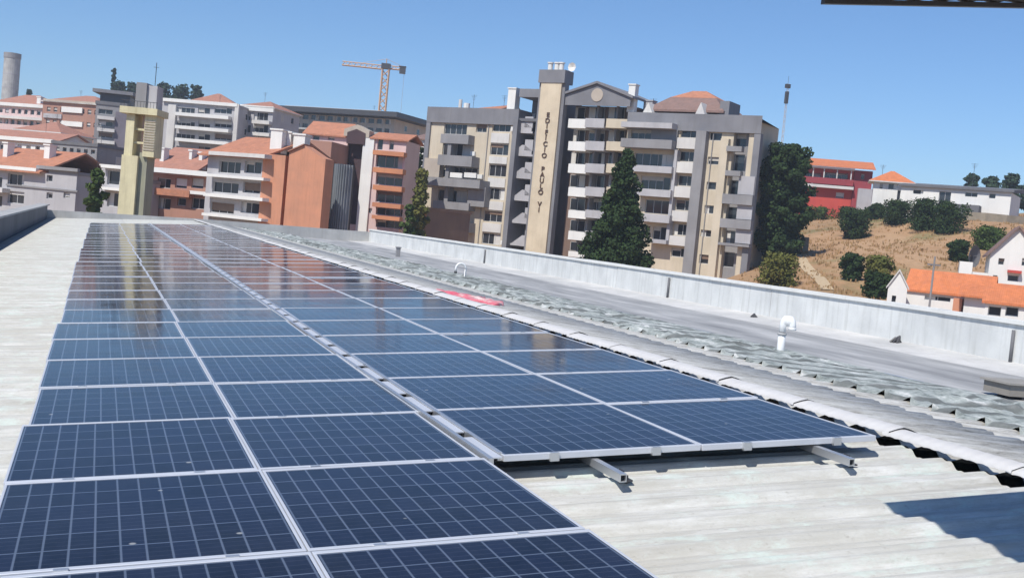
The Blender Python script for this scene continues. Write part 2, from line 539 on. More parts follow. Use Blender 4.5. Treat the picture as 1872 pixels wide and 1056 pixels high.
# left parapet and far parapet
zl = ZC - 1.2
MB().box(-3.42, -3.05, 8, YF, 0.5, zl).build('parapet_wall', M['dgrey'], wb)  # dark grey puts the shade of the inner face into the wall colour
cp = MB(); y = 8
while y < YF:
    cp.box(-3.62, -3.02, y + .006, y + 2.6 - .006, zl, zl + .07); y += 2.6
cp.build('parapet_coping', M['concrete'], wb)
mb = MB()
for xa, xb, za, zb in ((-3.4, 5.6, -1.47, -1.19), (5.6, 17.3, -1.19, -1.02)):
    mb.hexa([(xa, YF, .5), (xb, YF, .5), (xb, YF + .3, .5), (xa, YF + .3, .5),
             (xa, YF, ZC + za), (xb, YF, ZC + zb), (xb, YF + .3, ZC + zb), (xa, YF + .3, ZC + za)])
mb.build('end_parapet', M['concrete'], wb)
mb = MB(); mb.box(-3.4, 17.5, YN - .3, YN, 0, ZC - 1.9); mb.box(-3.7, -3.42, YN, YF, 0, ZC - 2.1); mb.box(17.5, 17.7, YN, YF, 0, ZC - 1.6); mb.box(-3.7, 17.7, YF + .3, YF + .5, 0, ZC - 1.9)
mb.box(-3.3, 17.3, YN + .1, YF - .1, 9.0, 9.2)
mb.build('outer_wall', M['white2'], wb)

# ------------------------------------------------------------------ solar panels
PW, PL_ = 1.365, 1.580
def cellmat():
    mt, nt, bs = newmat('solar_cells')
    tc = N_(nt, 'ShaderNodeTexCoord'); sp = N_(nt, 'ShaderNodeSeparateXYZ'); nt.links.new(tc.outputs['Object'], sp.inputs[0])
    def mth(op, a, b=None, c=None):
        n = N_(nt, 'ShaderNodeMath', operation=op)
        for i, v in enumerate((a, b, c)):
            if v is None: continue
            if isinstance(v, bpy.types.NodeSocket): nt.links.new(v, n.inputs[i])
            else: n.inputs[i].default_value = v
        return n.outputs[0]
    inx, iny = PW - .05, PL_ - .08
    gxn = mth('MULTIPLY', mth('SUBTRACT', sp.outputs[0], .025), 12 / inx)
    gyn = mth('MULTIPLY', mth('SUBTRACT', sp.outputs[1], .04), 6 / iny)
    def line(g, w): # 1 on the line
        f = mth('ABSOLUTE', mth('SUBTRACT', mth('FRACT', g), .5))
        mr = N_(nt, 'ShaderNodeMapRange', interpolation_type='SMOOTHSTEP'); nt.links.new(f, mr.inputs[0])
        mr.inputs[1].default_value = .5 - w * 1.5; mr.inputs[2].default_value = .5 - w * .5
        return mr.outputs[0]
    ln = mth('MAXIMUM', line(gxn, .045), line(gyn, .022))
    busb = mth('MULTIPLY', line(mth('MULTIPLY', gyn, 4), .02), .10)
    # random tint per cell and per panel
    fx = mth('FLOOR', gxn); fy = mth('FLOOR', gyn)
    oi = N_(nt, 'ShaderNodeObjectInfo')
    cb = N_(nt, 'ShaderNodeCombineXYZ'); nt.links.new(fx, cb.inputs[0]); nt.links.new(fy, cb.inputs[1])
    nt.links.new(mth('MULTIPLY', oi.outputs['Random'], 57), cb.inputs[2])
    wnz = N_(nt, 'ShaderNodeTexWhiteNoise', noise_dimensions='3D'); nt.links.new(cb.outputs[0], wnz.inputs['Vector'])
    c = mixc(nt, wnz.outputs['Value'], (.004, .006, .014), (.008, .012, .031))
    vcr = noise(nt, 9, 5, tc.outputs['Object'], .8)
    c = mixc(nt, ramp(nt, vcr, [(.4, 0.), (.7, .5)]), c, (.018, .024, .05))
    c = mixc(nt, busb, c, (.4, .42, .48))
    c = mixc(nt, mth('MULTIPLY', ln, .45), c, (.20, .25, .34))
    dust = ramp(nt, noise(nt, 1.3, 6, tc.outputs['Object'], .6), [(.35, .004), (.8, .035)])
    c = mixc(nt, dust, c, (.34, .34, .33))
    vd = N_(nt, 'ShaderNodeTexVoronoi'); vd.inputs['Scale'].default_value = 2.1; vd.inputs['Randomness'].default_value = 1
    ofs = N_(nt, 'ShaderNodeVectorMath', operation='ADD'); nt.links.new(tc.outputs['Object'], ofs.inputs[0]); nt.links.new(oi.outputs['Location'], ofs.inputs[1]); nt.links.new(ofs.outputs[0], vd.inputs['Vector'])
    drop = ramp(nt, vd.outputs['Distance'], [(.025, .55), (.04, 0.)])
    c = mixc(nt, drop, c, (.5, .5, .47))
    nt.links.new(c, bs.inputs['Base Color'])
    bs.inputs['Roughness'].default_value = .045
    bs.inputs['IOR'].default_value = 1.19
    rg = ramp(nt, noise(nt, 2.0, 4, tc.outputs['Object']), [(.3, .05), (.8, .16)])
    nt.links.new(rg, bs.inputs['Roughness'])
    # the glass is never dead flat: long gentle waves
    b = N_(nt, 'ShaderNodeBump'); b.inputs['Strength'].default_value = .05; b.inputs['Distance'].default_value = .02
    nt.links.new(noise(nt, 2.2, 2, tc.outputs['Object']), b.inputs['Height']); nt.links.new(b.outputs[0], bs.inputs['Normal'])
    return mt
M['cells'] = cellmat()
M['alu'] = plain('anodised_aluminium', (.60, .62, .66), .42, .2, .12)
proto = empty('solar_panel', (0, 0, 0))
fr = MB(); a, b = .015, .033
fr.box(0, PW, 0, b, -.04, .0); fr.box(0, PW, PL_ - b, PL_, -.04, .0)
fr.box(0, a, b, PL_ - b, -.04, -.0005); fr.box(PW - a, PW, b, PL_ - b, -.04, -.0005)
fro = fr.build('frame', M['alu'], proto)
bv = fro.modifiers.new('bevel', 'BEVEL'); bv.width = .002; bv.segments = 1
g = MB(); g.box(a, PW - a, b, PL_ - b, -.012, -.004)
go = g.build('glass_face', M['cells'], proto)
for xk in (.3, PW - .36):
    MB().box(xk, xk + .06, -.022, .006, -.05, .005).build('clamp', M['rail'], proto)
COLA = [-.487, .885, 2.400, 3.822]
ORD = ['first', 'second', 'third', 'fourth', 'fifth', 'sixth', 'seventh', 'eighth', 'ninth', 'tenth', 'eleventh', 'twelfth', 'thirteenth', 'fourteenth', 'fifteenth', 'sixteenth', 'seventeenth', 'eighteenth', 'nineteenth']
def nth(n):
    if n <= 19: return ORD[n - 1]
    t, u = divmod(n, 10); T = {2: 'twent', 3: 'thirt', 4: 'fort'}[t]
    return T + 'ieth' if u == 0 else T + 'y-' + ORD[u - 1]
def childcopy(root):
    r = root.copy(); COL.objects.link(r)
    for ch in root.children:
        c = ch.copy(); COL.objects.link(c); c.parent = r
    return r
kids = list(proto.children)
first = True
CN = ['in the far left column', 'just left of the double rail', 'just right of the double rail', 'in the column beside the ridge cap']
for ci, a0 in enumerate(COLA):
    lo = -2 if ci < 2 else 1
    for kk in range(lo, 35):
        if first: o = proto; first = False
        else:
            o = proto.copy(); COL.objects.link(o)
            for ch in kids:
                c = ch.copy(); COL.objects.link(c); c.parent = o
        y0 = 5.03 + 1.6 * kk + (.02 if kk == 1 else 0)
        gidx = (kk + 2) // 4 if kk >= -2 else 0
        da = -.012 * ((kk + 2) % 4) + .018 + (.05 if 2 <= kk <= 5 else 0) * (ci == 0) * .0 + (-.035 if kk > 9 else 0)
        if ci >= 2: da = -.004 * ((kk + 2) % 4)
        tp = random.gauss(0, .0028); tr = random.gauss(0, .0016)
        p = onroof(a0 + da, y0, random.uniform(-.003, .003))
        ex = (E1 + NN * tr).normalized(); ey = (Vector((0, 1, 0)) + NN * tp).normalized(); ez = ex.cross(ey).normalized(); ey = ez.cross(ex)
        o.matrix_world = Matrix(((ex.x, ey.x, ez.x, p.x), (ex.y, ey.y, ez.y, p.y), (ex.z, ey.z, ez.z, p.z), (0, 0, 0, 1)))
        rown = kk + 3
        if ci >= 2: o.scale = (1.032, 1, 1)
        if ci < 2:
            lab = 'blue solar panel %s, %s row from the near end' % (CN[ci], nth(rown))
        else:
            lab = 'blue solar panel %s, %s row from the front edge' % (CN[ci], nth(kk))
        tag(o, lab, 'solar panel', 'solar panels laid in rows on the roof')
# rails in the gap between the arrays (the "double line"), with cross pieces
for j, (aa, nm) in enumerate(((2.272, 'left'), (2.378, 'right'))):
    mb = MB(); segs = 34
    y = 6.7 if j else 6.55
    while y < 61:
        e = y + 3.9
        p0, p1 = onroof(aa, y, 0), onroof(aa, e, 0)
        wv = E1 * .015; hh = NN * .010; lo_ = NN * -.045; sh = E1 * random.uniform(-.004, .004)
        mb.hexa([p0 - wv + lo_ + sh, p0 + wv + lo_ + sh, p1 + wv + lo_ + sh, p1 - wv + lo_ + sh, p0 - wv + hh + sh, p0 + wv + hh + sh, p1 + wv + hh + sh, p1 - wv + hh + sh])
        y += 3.93
    o = mb.build('mounting_rail', M['rail'])
    tag(o, 'long aluminium rail on the %s side of the gap between the two panel arrays' % nm, 'rail', 'aluminium mounting rails')
    
mb = MB(); y = 6.6
while y < 61:
    for (a0_, a1_) in ((2.289, 2.361),):
        p0, p1 = onroof(a0_, y, 0), onroof(a0_, y + .62, 0); q0_, q1_ = onroof(a1_, y, 0), onroof(a1_, y + .62, 0)
        up_ = NN * .002; lo_ = NN * -.006
        mb.hexa([p0 + lo_, q0_ + lo_, q1_ + lo_, p1 + lo_, p0 + up_, q0_ + up_, q1_ + up_, p1 + up_])
    y += .80
o = mb.build('cable_tray', M['alu']); tag(o, 'pale slotted cable tray running between the two aluminium rails', 'cable tray')
# rails under the right array sticking out towards the camera on small feet
for aa, yn, lab in ((3.02, 6.22, 'left of the two silver rail ends sticking out under the front panels'), (4.72, 6.25, 'right of the two silver rail ends, the one nearer the ridge cap')):
    rt = empty('mounting_rail', onroof(aa, yn, HR), 0, lab, 'rail', 'aluminium mounting rails')
    bas = onroof(aa, yn, HR)
    mb = MB()
    def L(a_, y_, h_): return onroof(a_, y_, h_) - bas
    y1 = 61
    for (w0, w1, h0, h1) in ((-.022, .022, -.062, -.054), (-.022, -.017, -.10, -.062), (.017, .022, -.10, -.062), (-.022, .022, -.106, -.10)):
        mb.hexa([L(aa + w0, yn, h0), L(aa + w1, yn, h0), L(aa + w1, y1, h0), L(aa + w0, y1, h0), L(aa + w0, yn, h1), L(aa + w1, yn, h1), L(aa + w1, y1, h1), L(aa + w0, y1, h1)])
    mb.build('rail_profile', M['rail'], rt)
    for yf in (yn + .10,):
        mb = MB()
        mb.hexa([L(aa + .03, yf - .03, -.125), L(aa + .10, yf - .03, -.125), L(aa + .10, yf + .03, -.125), L(aa + .03, yf + .03, -.125), L(aa + .03, yf - .03, -.115), L(aa + .10, yf - .03, -.115), L(aa + .10, yf + .03, -.115), L(aa + .03, yf + .03, -.115)])
        mb.hexa([L(aa + .031, yf - .03, -.12), L(aa + .038, yf - .03, -.12), L(aa + .038, yf + .03, -.12), L(aa + .031, yf + .03, -.12), L(aa + .031, yf - .03, -.05), L(aa + .038, yf - .03, -.05), L(aa + .038, yf + .03, -.05), L(aa + .031, yf + .03, -.05)])
        mb.tube([L(aa + .07, yf, -.14), L(aa + .07, yf, -.09)], .012, 0, 6)
        mb.build('rail_foot', M['iron'], rt)
# low skirt under the front edge of the right array: clamps/edge shade come from real geometry

# ------------------------------------------------------------------ things on the roof
# gooseneck vent pipe
vx, vy = 11.0, 16.45
vb = Vector((vx, vy, ZC - 1.70))
vp = empty('vent_pipe', vb, math.radians(-40), 'white gooseneck vent pipe standing in the crumpled flashing near the parapet', 'vent pipe')
mb = MB(); mb.tube([(0, 0, -.12), (0, 0, .30)], .072, 0, 16); mb.build('pipe_base', plain('white_pvc', (.80, .80, .79), .35, 0, .06), vp, True)
PVC = bpy.data.materials['white_pvc']
mb = MB(); mb.tube([(0, 0, .27), (0, 0, .30)], .088, 0, 16); mb.build('collar', plain('grey_sealant', (.45, .45, .45), .7), vp, True)
arc = [(0, 0, .31), (0, 0, .40)] + [(.05 - .05 * math.cos(t), 0, .40 + .05 * math.sin(t)) for t in [math.pi / 2 * i / 5 for i in range(1, 6)]] + [(.13, 0, .45)] + [(.13 + .05 * math.sin(t), 0, .40 + .05 * math.cos(t)) for t in [math.pi / 2 * i / 5 for i in range(1, 6)]] + [(.18, 0, .37)]
mb = MB(); mb.tube(arc, .066, 0, 16); vh = mb.build('pipe_bend', PVC, vp, True)
mb = MB(); mb.tube([(.18, 0, .375), (.18, 0, .345)], .078, 0, 16); mb.build('pipe_mouth', PVC, vp, True)
vp.scale = (.88, .88, 1.38)
# small gooseneck further back
vq = empty('vent_pipe', (10.9, 34.0, ZC - 1.70), 0, 'thin white hooked pipe behind the crumpled pink sheet', 'vent pipe')
mb = MB(); mb.tube([(0, 0, -.1), (0, 0, .36)] + [(-.16 + .16 * math.cos(t), 0, .36 + .16 * math.sin(t)) for t in [math.pi * i / 10 for i in range(11)]] + [(-.32, 0, .26)], .032, 0, 10)
mb.build('pipe_bend', PVC, vq, True)
MB().tube([(-.32, 0, .27), (-.32, 0, .20)], .045, 0, 10).build('pipe_mouth', M['iron'], vq, True)
# grey marker post by the far parapet
pq = at(792, 478, 52); 
o = MB().box(-.09, .09, -.09, .09, -.2, .42).box(-.12, .12, -.12, .12, .42, .47).build('vent_post', M['grey'], None, loc=(13.4, 52.5, ZC - 1.75))
tag(o, 'short square grey post on the flat strip far along the roof', 'post')
# dark lump against the parapet base
mb = MB()
for i in range(7):
    a_ = i * .9
    mb.tube([(.12 * math.cos(a_) - .1, .16 * math.sin(a_), .02), (.05 * math.cos(a_ + 1), .05 * math.sin(a_), .13 + .02 * i), (.14 * math.cos(a_ + 2), .12 * math.sin(a_ + 2), .03)], [.035, .05, .03], 0, 6)
o = mb.build('cable_coil', M['iron'], None, loc=(17.0, 20.9, z0 + .07)); o.scale = (.7, .7, .6); tag(o, 'small black coil of cable lying at the foot of the parapet', 'cable')
mb = MB()
for i in range(5):
    mb.tube([(.07 * math.cos(i * 1.3), .09 * math.sin(i * 1.3), .0), (.02, .01, .09), (.08 * math.cos(i * 1.3 + 2), .07 * math.sin(i + 2), .02)], [.02, .03, .02], 0, 5)
o = mb.build('cable_coil', M['iron'], None, loc=(16.7, 26.4, z0 + .05)); tag(o, 'tiny dark scrap of cable on the pale strip right of the vent pipe', 'cable')
# brown-grey board / duct lying at the right edge
def plank():
    rt = empty('roof_duct', (14.1, 13.1, z0), math.radians(-3), 'long low brown box duct lying on the flat strip at the right edge', 'duct')
    mb = MB(); mb.box(-1.5, 1.6, -.28, .28, .05, .22); mb.build('duct_body', wallmat('weathered_board', (.27, .25, .22), (.2, .185, .165), sc=3), rt)
    mb = MB(); mb.box(-1.55, 1.65, -.32, .32, .22, .25); mb.build('duct_lid', wallmat('weathered_lid', (.33, .31, .28), (.25, .24, .22), sc=3), rt)
    for x in (-1.2, 1.2):
        MB().box(x - .05, x + .05, -.26, .26, 0, .05).build('duct_foot', M['iron'], rt)
plank()
# crumpled pink-red tarpaulin lying behind the ridge
def tarp():
    V = []; nxu, nyu = 34, 60
    for i in range(nxu + 1):
        for j in range(nyu + 1):
            u, v_ = i / nxu, j / nyu
            x = .9 * (u - .5) + .10 * math.sin(v_ * 9); y = 1.5 * (v_ - .5) + .3 * math.sin(u * 5 + 1)
            z = .03 + .05 * abs(math.sin(u * 9 + 3 * math.sin(v_ * 5))) + .04 * abs(math.sin(v_ * 17 + u * 5)) * (1 - abs(2 * v_ - 1) ** 3)
            if i in (0, nxu) or j in (0, nyu): z = .03
            V.append((x, y, z - x * math.tan(TH)))
    Fc = [(i * (nyu + 1) + j, (i + 1) * (nyu + 1) + j, (i + 1) * (nyu + 1) + j + 1, i * (nyu + 1) + j + 1) for i in range(nxu) for j in range(nyu)]
    mt, nt, bs = newmat('faded_pink_tarpaulin')
    v = coords(nt)
    a = ramp(nt, noise(nt, 1.4, 6, v, .7), [(.40, (.58, .08, .13)), (.50, (.62, .20, .23)), (.58, (.60, .42, .40)), (.68, (.64, .60, .58))])
    nt.links.new(a, bs.inputs['Base Color']); bs.inputs['Roughness'].default_value = .5
    o = npmesh('tarpaulin', V, Fc, mt, smooth=True)
    p = onright(6.6); o.location = (p.x, 20.4, p.z)
    md = o.modifiers.new('solid', 'SOLIDIFY'); md.thickness = .004
    tag(o, 'crumpled pink and red tarpaulin lying just behind the ridge cap', 'tarpaulin')
tarp()
# overhanging eave above the camera's right, on a steel post; it throws the dark shadow on the roof
def eave():
    C = Vector((2.857, 4.344, ZC + 1.135))
    rt = empty('canopy_roof', (8.2, 3.8, ZC - 1.55), 0, 'dark corrugated canopy edge jutting in over the top right corner', 'canopy')
    off = rt.location
    mb = MB(); n = 150; x1 = 8.8
    V = []; Fc = []
    for j in range(n + 1):
        x = C.x + (x1 - C.x) * j / n
        for (y, dz) in ((C.y, 0), (C.y - 1.13, .05)):
            z = C.z + (x - C.x) * .14 + dz + .005 * math.sin(2 * math.pi * x / .15) + .006
            V.append((x - off.x, y - off.y, z - off.z))
    for j in range(n): Fc.append((2 * j, 2 * j + 2, 2 * j + 3, 2 * j + 1))
    o = npmesh('canopy_sheet', V, Fc, wallmat('weathered_steel_sheet', (.22, .20, .18), (.13, .12, .11), sc=3), rt)
    md = o.modifiers.new('solid', 'SOLIDIFY'); md.thickness = .006
    mb = MB()
    def zz(x): return C.z + (x - C.x) * .14 - off.z
    for (y0, y1, h) in ((C.y - .035, C.y - .005, .022), (C.y - 1.12, C.y - 1.08, .08)):
        xa, xb = C.x + .06, x1
        mb.hexa([(xa - off.x, y0 - off.y, zz(xa) - h), (xb - off.x, y0 - off.y, zz(xb) - h), (xb - off.x, y1 - off.y, zz(xb) - h), (xa - off.x, y1 - off.y, zz(xa) - h),
                 (xa - off.x, y0 - off.y, zz(xa)), (xb - off.x, y0 - off.y, zz(xb)), (xb - off.x, y1 - off.y, zz(xb)), (xa - off.x, y1 - off.y, zz(xa))])
    mb.build('edge_beam', M['iron'], rt)
    mb = MB(); mb.box(-.05, .05, -.05, .05, 0, zz(8.2) - .02); mb.box(-.05, .05, -.6, .5, zz(8.2) - .1, zz(8.2) - .02); mb.build('post', M['iron'], rt)
eave()

# ------------------------------------------------------------------ generic buildings
BASE_SINK = 3.0
class Bld:
    def __init__(s, name, label, cat, pL, pR, dL, dR=None, depth=12, group=None, base=None):
        A = at(pL[0], pL[1], dL)
        if dR is None:
            q = ray(*pR); q = q * ((A.z - ZC) / q.z); B = Vector((q.x, q.y, A.z))
        else:
            B = at(pR[0], pR[1], dR); B.z = A.z
        s.A = A; s.top = A.z
        d = B - A; s.len = math.hypot(d.x, d.y); s.ux = Vector((d.x, d.y, 0)).normalized(); s.uy = Vector((-s.ux.y, s.ux.x, 0))
        cx, cy = (A.x + B.x) / 2, (A.y + B.y) / 2
        g_ = min(tz(A.x, A.y), tz(B.x, B.y), tz(cx + s.uy.x * depth, cy + s.uy.y * depth)) - .3
        s.z0 = g_ if base is None else base
        s.H = s.top - s.z0; s.depth = depth
        s.root = empty(name, (A.x, A.y, s.z0), math.atan2(d.y, d.x), label, cat, group)
    def uv(s, px, py, off=0.0):
        q = ray(px, py); o = Vector((0, 0, ZC)) - s.A
        n = s.uy; t = (off - o.dot(n)) / q.dot(n)
        P = o + q * t
        return P.dot(s.ux), P.z + s.top - s.z0
    def rc(s, x0, y0, x1, y1, off=0.0):
        xc, yc = (x0 + x1) / 2, (y0 + y1) / 2
        return (s.uv(x0, yc, off)[0], s.uv(xc, y1, off)[1], s.uv(x1, yc, off)[0], s.uv(xc, y0, off)[1])
    def wall(s, mt, openings=(), s0=0, s1=None, zb=0, zt=None, y=0, reveal=.3, name='wall', depth=None, skew=0):
        """box of the building whose front has real openings"""
        s1 = s.len if s1 is None else s1; zt = s.H if zt is None else zt
        depth = s.depth if depth is None else depth
        xs = sorted({s0, s1, *[min(max(o[0], s0), s1) for o in openings], *[min(max(o[2], s0), s1) for o in openings]})
        zs = sorted({zb, zt, *[min(max(o[1], zb), zt) for o in openings], *[min(max(o[3], zb), zt) for o in openings]})
        mb = MB()
        for i in range(len(xs) - 1):
            for j in range(len(zs) - 1):
                cx, cz = (xs[i] + xs[i + 1]) / 2, (zs[j] + zs[j + 1]) / 2
                if any(o[0] < cx < o[2] and o[1] < cz < o[3] for o in openings): continue
                if xs[i + 1] - xs[i] < 1e-4 or zs[j + 1] - zs[j] < 1e-4: continue
                mb.face([(xs[i], y, zs[j]), (xs[i + 1], y, zs[j]), (xs[i + 1], y, zs[j + 1]), (xs[i], y, zs[j + 1])])
        for o in openings:
            a, b, c, d = o; r = y + reveal
            mb.face([(a, y, b), (a, r, b), (a, r, d), (a, y, d)]); mb.face([(c, y, b), (c, y, d), (c, r, d), (c, r, b)])
            mb.face([(a, y, d), (a, r, d), (c, r, d), (c, y, d)]); mb.face([(a, y, b), (c, y, b), (c, r, b), (a, r, b)])
        Y1 = y + depth
        mb.face([(s0, y, zb), (s0, y, zt), (s0, Y1, zt), (s0, Y1, zb)])
        e1 = s1 - skew
        mb.face([(s1, y, zb), (e1, Y1, zb), (e1, Y1, zt), (s1, y, zt)])
        mb.face([(s0, Y1, zb), (s0, Y1, zt), (e1, Y1, zt), (e1, Y1, zb)])
        mb.face([(s0, y, zt), (s1, y, zt), (e1, Y1, zt), (s0, Y1, zt)])
        me = bpy.data.meshes.new(name); me.from_pydata(mb.v, [], mb.f); me.materials.append(mt)
        o = bpy.data.objects.new(name, me); COL.objects.link(o); o.parent = s.root
        s.wallobj = o
        return o
    def window(s, o, y=0, reveal=.22, blind=None, frame=None, panes=True, name='window'):
        a, b, c, d = o; w = c - a; h = d - b
        if w <= .05 or h <= .05: return
        t = min(.06, w * .08); yy = y + reveal
        mb = MB()
        mb.box(a, c, yy, yy + .05, b, b + t); mb.box(a, c, yy, yy + .05, d - t, d)
        mb.box(a, a + t, yy, yy + .05, b + t, d - t); mb.box(c - t, c, yy, yy + .05, b + t, d - t)
        nmul = max(1, min(6, round(w / 1.1)))
        for i in range(1, nmul):
            x = a + w * i / nmul; mb.box(x - t / 2, x + t / 2, yy, yy + .05, b + t, d - t)
        wd = mb.build(name, frame or M['frame'], s.root)
        MB().box(a + .01, c - .01, yy + .055, yy + .075, b + .01, d - .01).build('pane', M['glass'], wd)
        if blind is None: blind = random.choice((0, 0, .25, .45, .8))
        if blind > .02:
            x0, x1 = a + t, c - t
            if nmul > 1 and random.random() < .5: x1 = a + w * random.randint(1, nmul - 1) / nmul
            MB().box(x0, x1, yy - .03, yy - .004, d - t - (h - 2 * t) * blind, d - t).build('shutter', M[random.choice(('shutter', 'shutter', 'white2', 'brownsh'))], wd)
        elif w > 1.0 and random.random() < .45:
            cw_ = w * random.uniform(.18, .4); x0 = a + t if random.random() < .5 else c - t - cw_
            MB().box(x0, x0 + cw_, yy + .045, yy + .052, b + t, d - t).build('curtain', M['white2'], wd)
    def box(s, r, y0, y1, mt, name):
        return MB().box(r[0], r[2], y0, y1, r[1], r[3]).build(name, mt, s.root)
    def balcony(s, r, proj=1.1, mt=None, slab=None, name='balcony', y=0):
        """solid parapet balcony: r = the parapet's front rectangle"""
        a, b, c, d = r; mt = mt or M['white2']
        mb = MB(); t = .12
        mb.box(a, c, y - proj, y - proj + t, b, d)
        mb.box(a, a + t, y - proj + t, y, b, d); mb.box(c - t, c, y - proj + t, y, b, d)
        mb.box(a + t, c - t, y - proj + t, y, b, b + .18)
        bo = mb.build(name, mt, s.root)
        return bo
    def rail(s, r, proj=1.1, mt=None, y=0):
        a, b, c, d = r
        mb = MB(); mb.box(a, c, y - proj, y, b, b + .2)
        bo = mb.build('balcony', mt or M['white2'], s.root)
        mb = MB(); n = max(2, int((c - a) / .25))
        for i in range(n + 1):
            x = a + (c - a) * i / n; mb.box(x - .015, x + .015, y - proj + .03, y - proj + .06, b + .2, d)
        mb.box(a, c, y - proj + .02, y - proj + .07, d, d + .05)
        mb.build('railing', M['iron'], bo)
    def cells(s, x0, y0, x1, y1, nx, nz, fw=.55, fh=.5, up=.55, jit=0):
        """regular openings inside a pixel rectangle"""
        a, b, c, d = s.rc(x0, y0, x1, y1); out = []
        for i in range(nx):
            for j in range(nz):
                cx = a + (c - a) * (i + .5) / nx; z = b + (d - b) * (j + up) / nz
                w = (c - a) / nx * fw; h = (d - b) / nz * fh
                out.append((cx - w / 2, z - h / 2, cx + w / 2, z + h / 2))
        return out
    def gable(s, mt, h, over=.4, s0=0, s1=None, y0=0, y1=None, zb=None, axis='x', wallm=None, name='roof'):
        """pitched roof; axis x: ridge parallel to the front"""
        s1 = s.len if s1 is None else s1; y1 = s.depth if y1 is None else y1; zb = s.H if zb is None else zb
        mb = MB(); t = .18
        if axis == 'x':
            ym = (y0 + y1) / 2; k = h / (ym - y0)
            for sg, (ya, yb) in ((1, (y0 - over, ym)), (-1, (y1 + over, ym))):
                za = zb - over * k
                mb.hexa([(s0 - over, ya, za), (s1 + over, ya, za), (s1 + over, yb, zb + h), (s0 - over, yb, zb + h),
                         (s0 - over, ya, za + t), (s1 + over, ya, za + t), (s1 + over, yb, zb + h + t), (s0 - over, yb, zb + h + t)])
            g1 = MB(); g1.face([(s0, y0, zb), (s0, ym, zb + h), (s0, y1, zb)]); g2 = MB(); g2.face([(s1, y0, zb), (s1, y1, zb), (s1, ym, zb + h)])
        else:
            xm = (s0 + s1) / 2; k = h / (xm - s0)
            for (xa, xb) in ((s0 - over, xm), (s1 + over, xm)):
                za = zb - over * k
                mb.hexa([(xa, y0 - over, za), (xb, y0 - over, zb + h), (xb, y1 + over, zb + h), (xa, y1 + over, za),
                         (xa, y0 - over, za + t), (xb, y0 - over, zb + h + t), (xb, y1 + over, zb + h + t), (xa, y1 + over, za + t)])
            g1 = MB(); g1.face([(s0, y0, zb), (s1, y0, zb), (xm, y0, zb + h)]); g2 = MB(); g2.face([(s0, y1, zb), (xm, y1, zb + h), (s1, y1, zb)])
        r = mb.build(name, mt, s.root)
        if wallm: g1.build('gable_wall', wallm, s.root); g2.build('gable_wall', wallm, s.root)
        return r
    def hip(s, mt, h, over=.5, s0=0, s1=None, y0=0, y1=None, zb=None, name='roof', mi=None):
        s1 = s.len if s1 is None else s1; y1 = s.depth if y1 is None else y1; zb = s.H if zb is None else zb
        a, b, c, d = s0 - over, y0 - over, s1 + over, y1 + over
        hw = (d - b) / 2; ins = min(hw, (c - a) / 2 - .1); ym = (b + d) / 2
        mb = MB()
        P = [(a, b, zb), (c, b, zb), (c, d, zb), (a, d, zb)]; Rg = [(a + ins, ym, zb + h), (c - ins, ym, zb + h)]
        mb.face([P[0], P[1], Rg[1], Rg[0]]); mb.face([P[1], P[2], Rg[1]]); mb.face([P[2], P[3], Rg[0], Rg[1]]); mb.face([P[3], P[0], Rg[0]])
        mb.box(a, c, b, d, zb - .18, zb - .002, 1)
        return mb.build(name, [mt, M['white2']], s.root)
    def chimney(s, r, y, mt=None, dy=.9):
        a, b, c, d = r
        o = MB().box(a, c, y, y + dy, b, d).box(a - .1, c + .1, y - .1, y + dy + .1, d, d + .15).build('chimney', mt or M['white'], s.root)
        return o
    def antenna(s, x, z, h=2.5, y=3):
        mb = MB(); mb.bar((x, y, z), (x, y, z + h), .03)
        for i in range(4): mb.bar((x - .5 + .1 * i, y, z + h - .2 * i - .1), (x + .5 - .1 * i, y, z + h - .2 * i - .1), .015)
        mb.build('antenna', M['iron'], s.root)

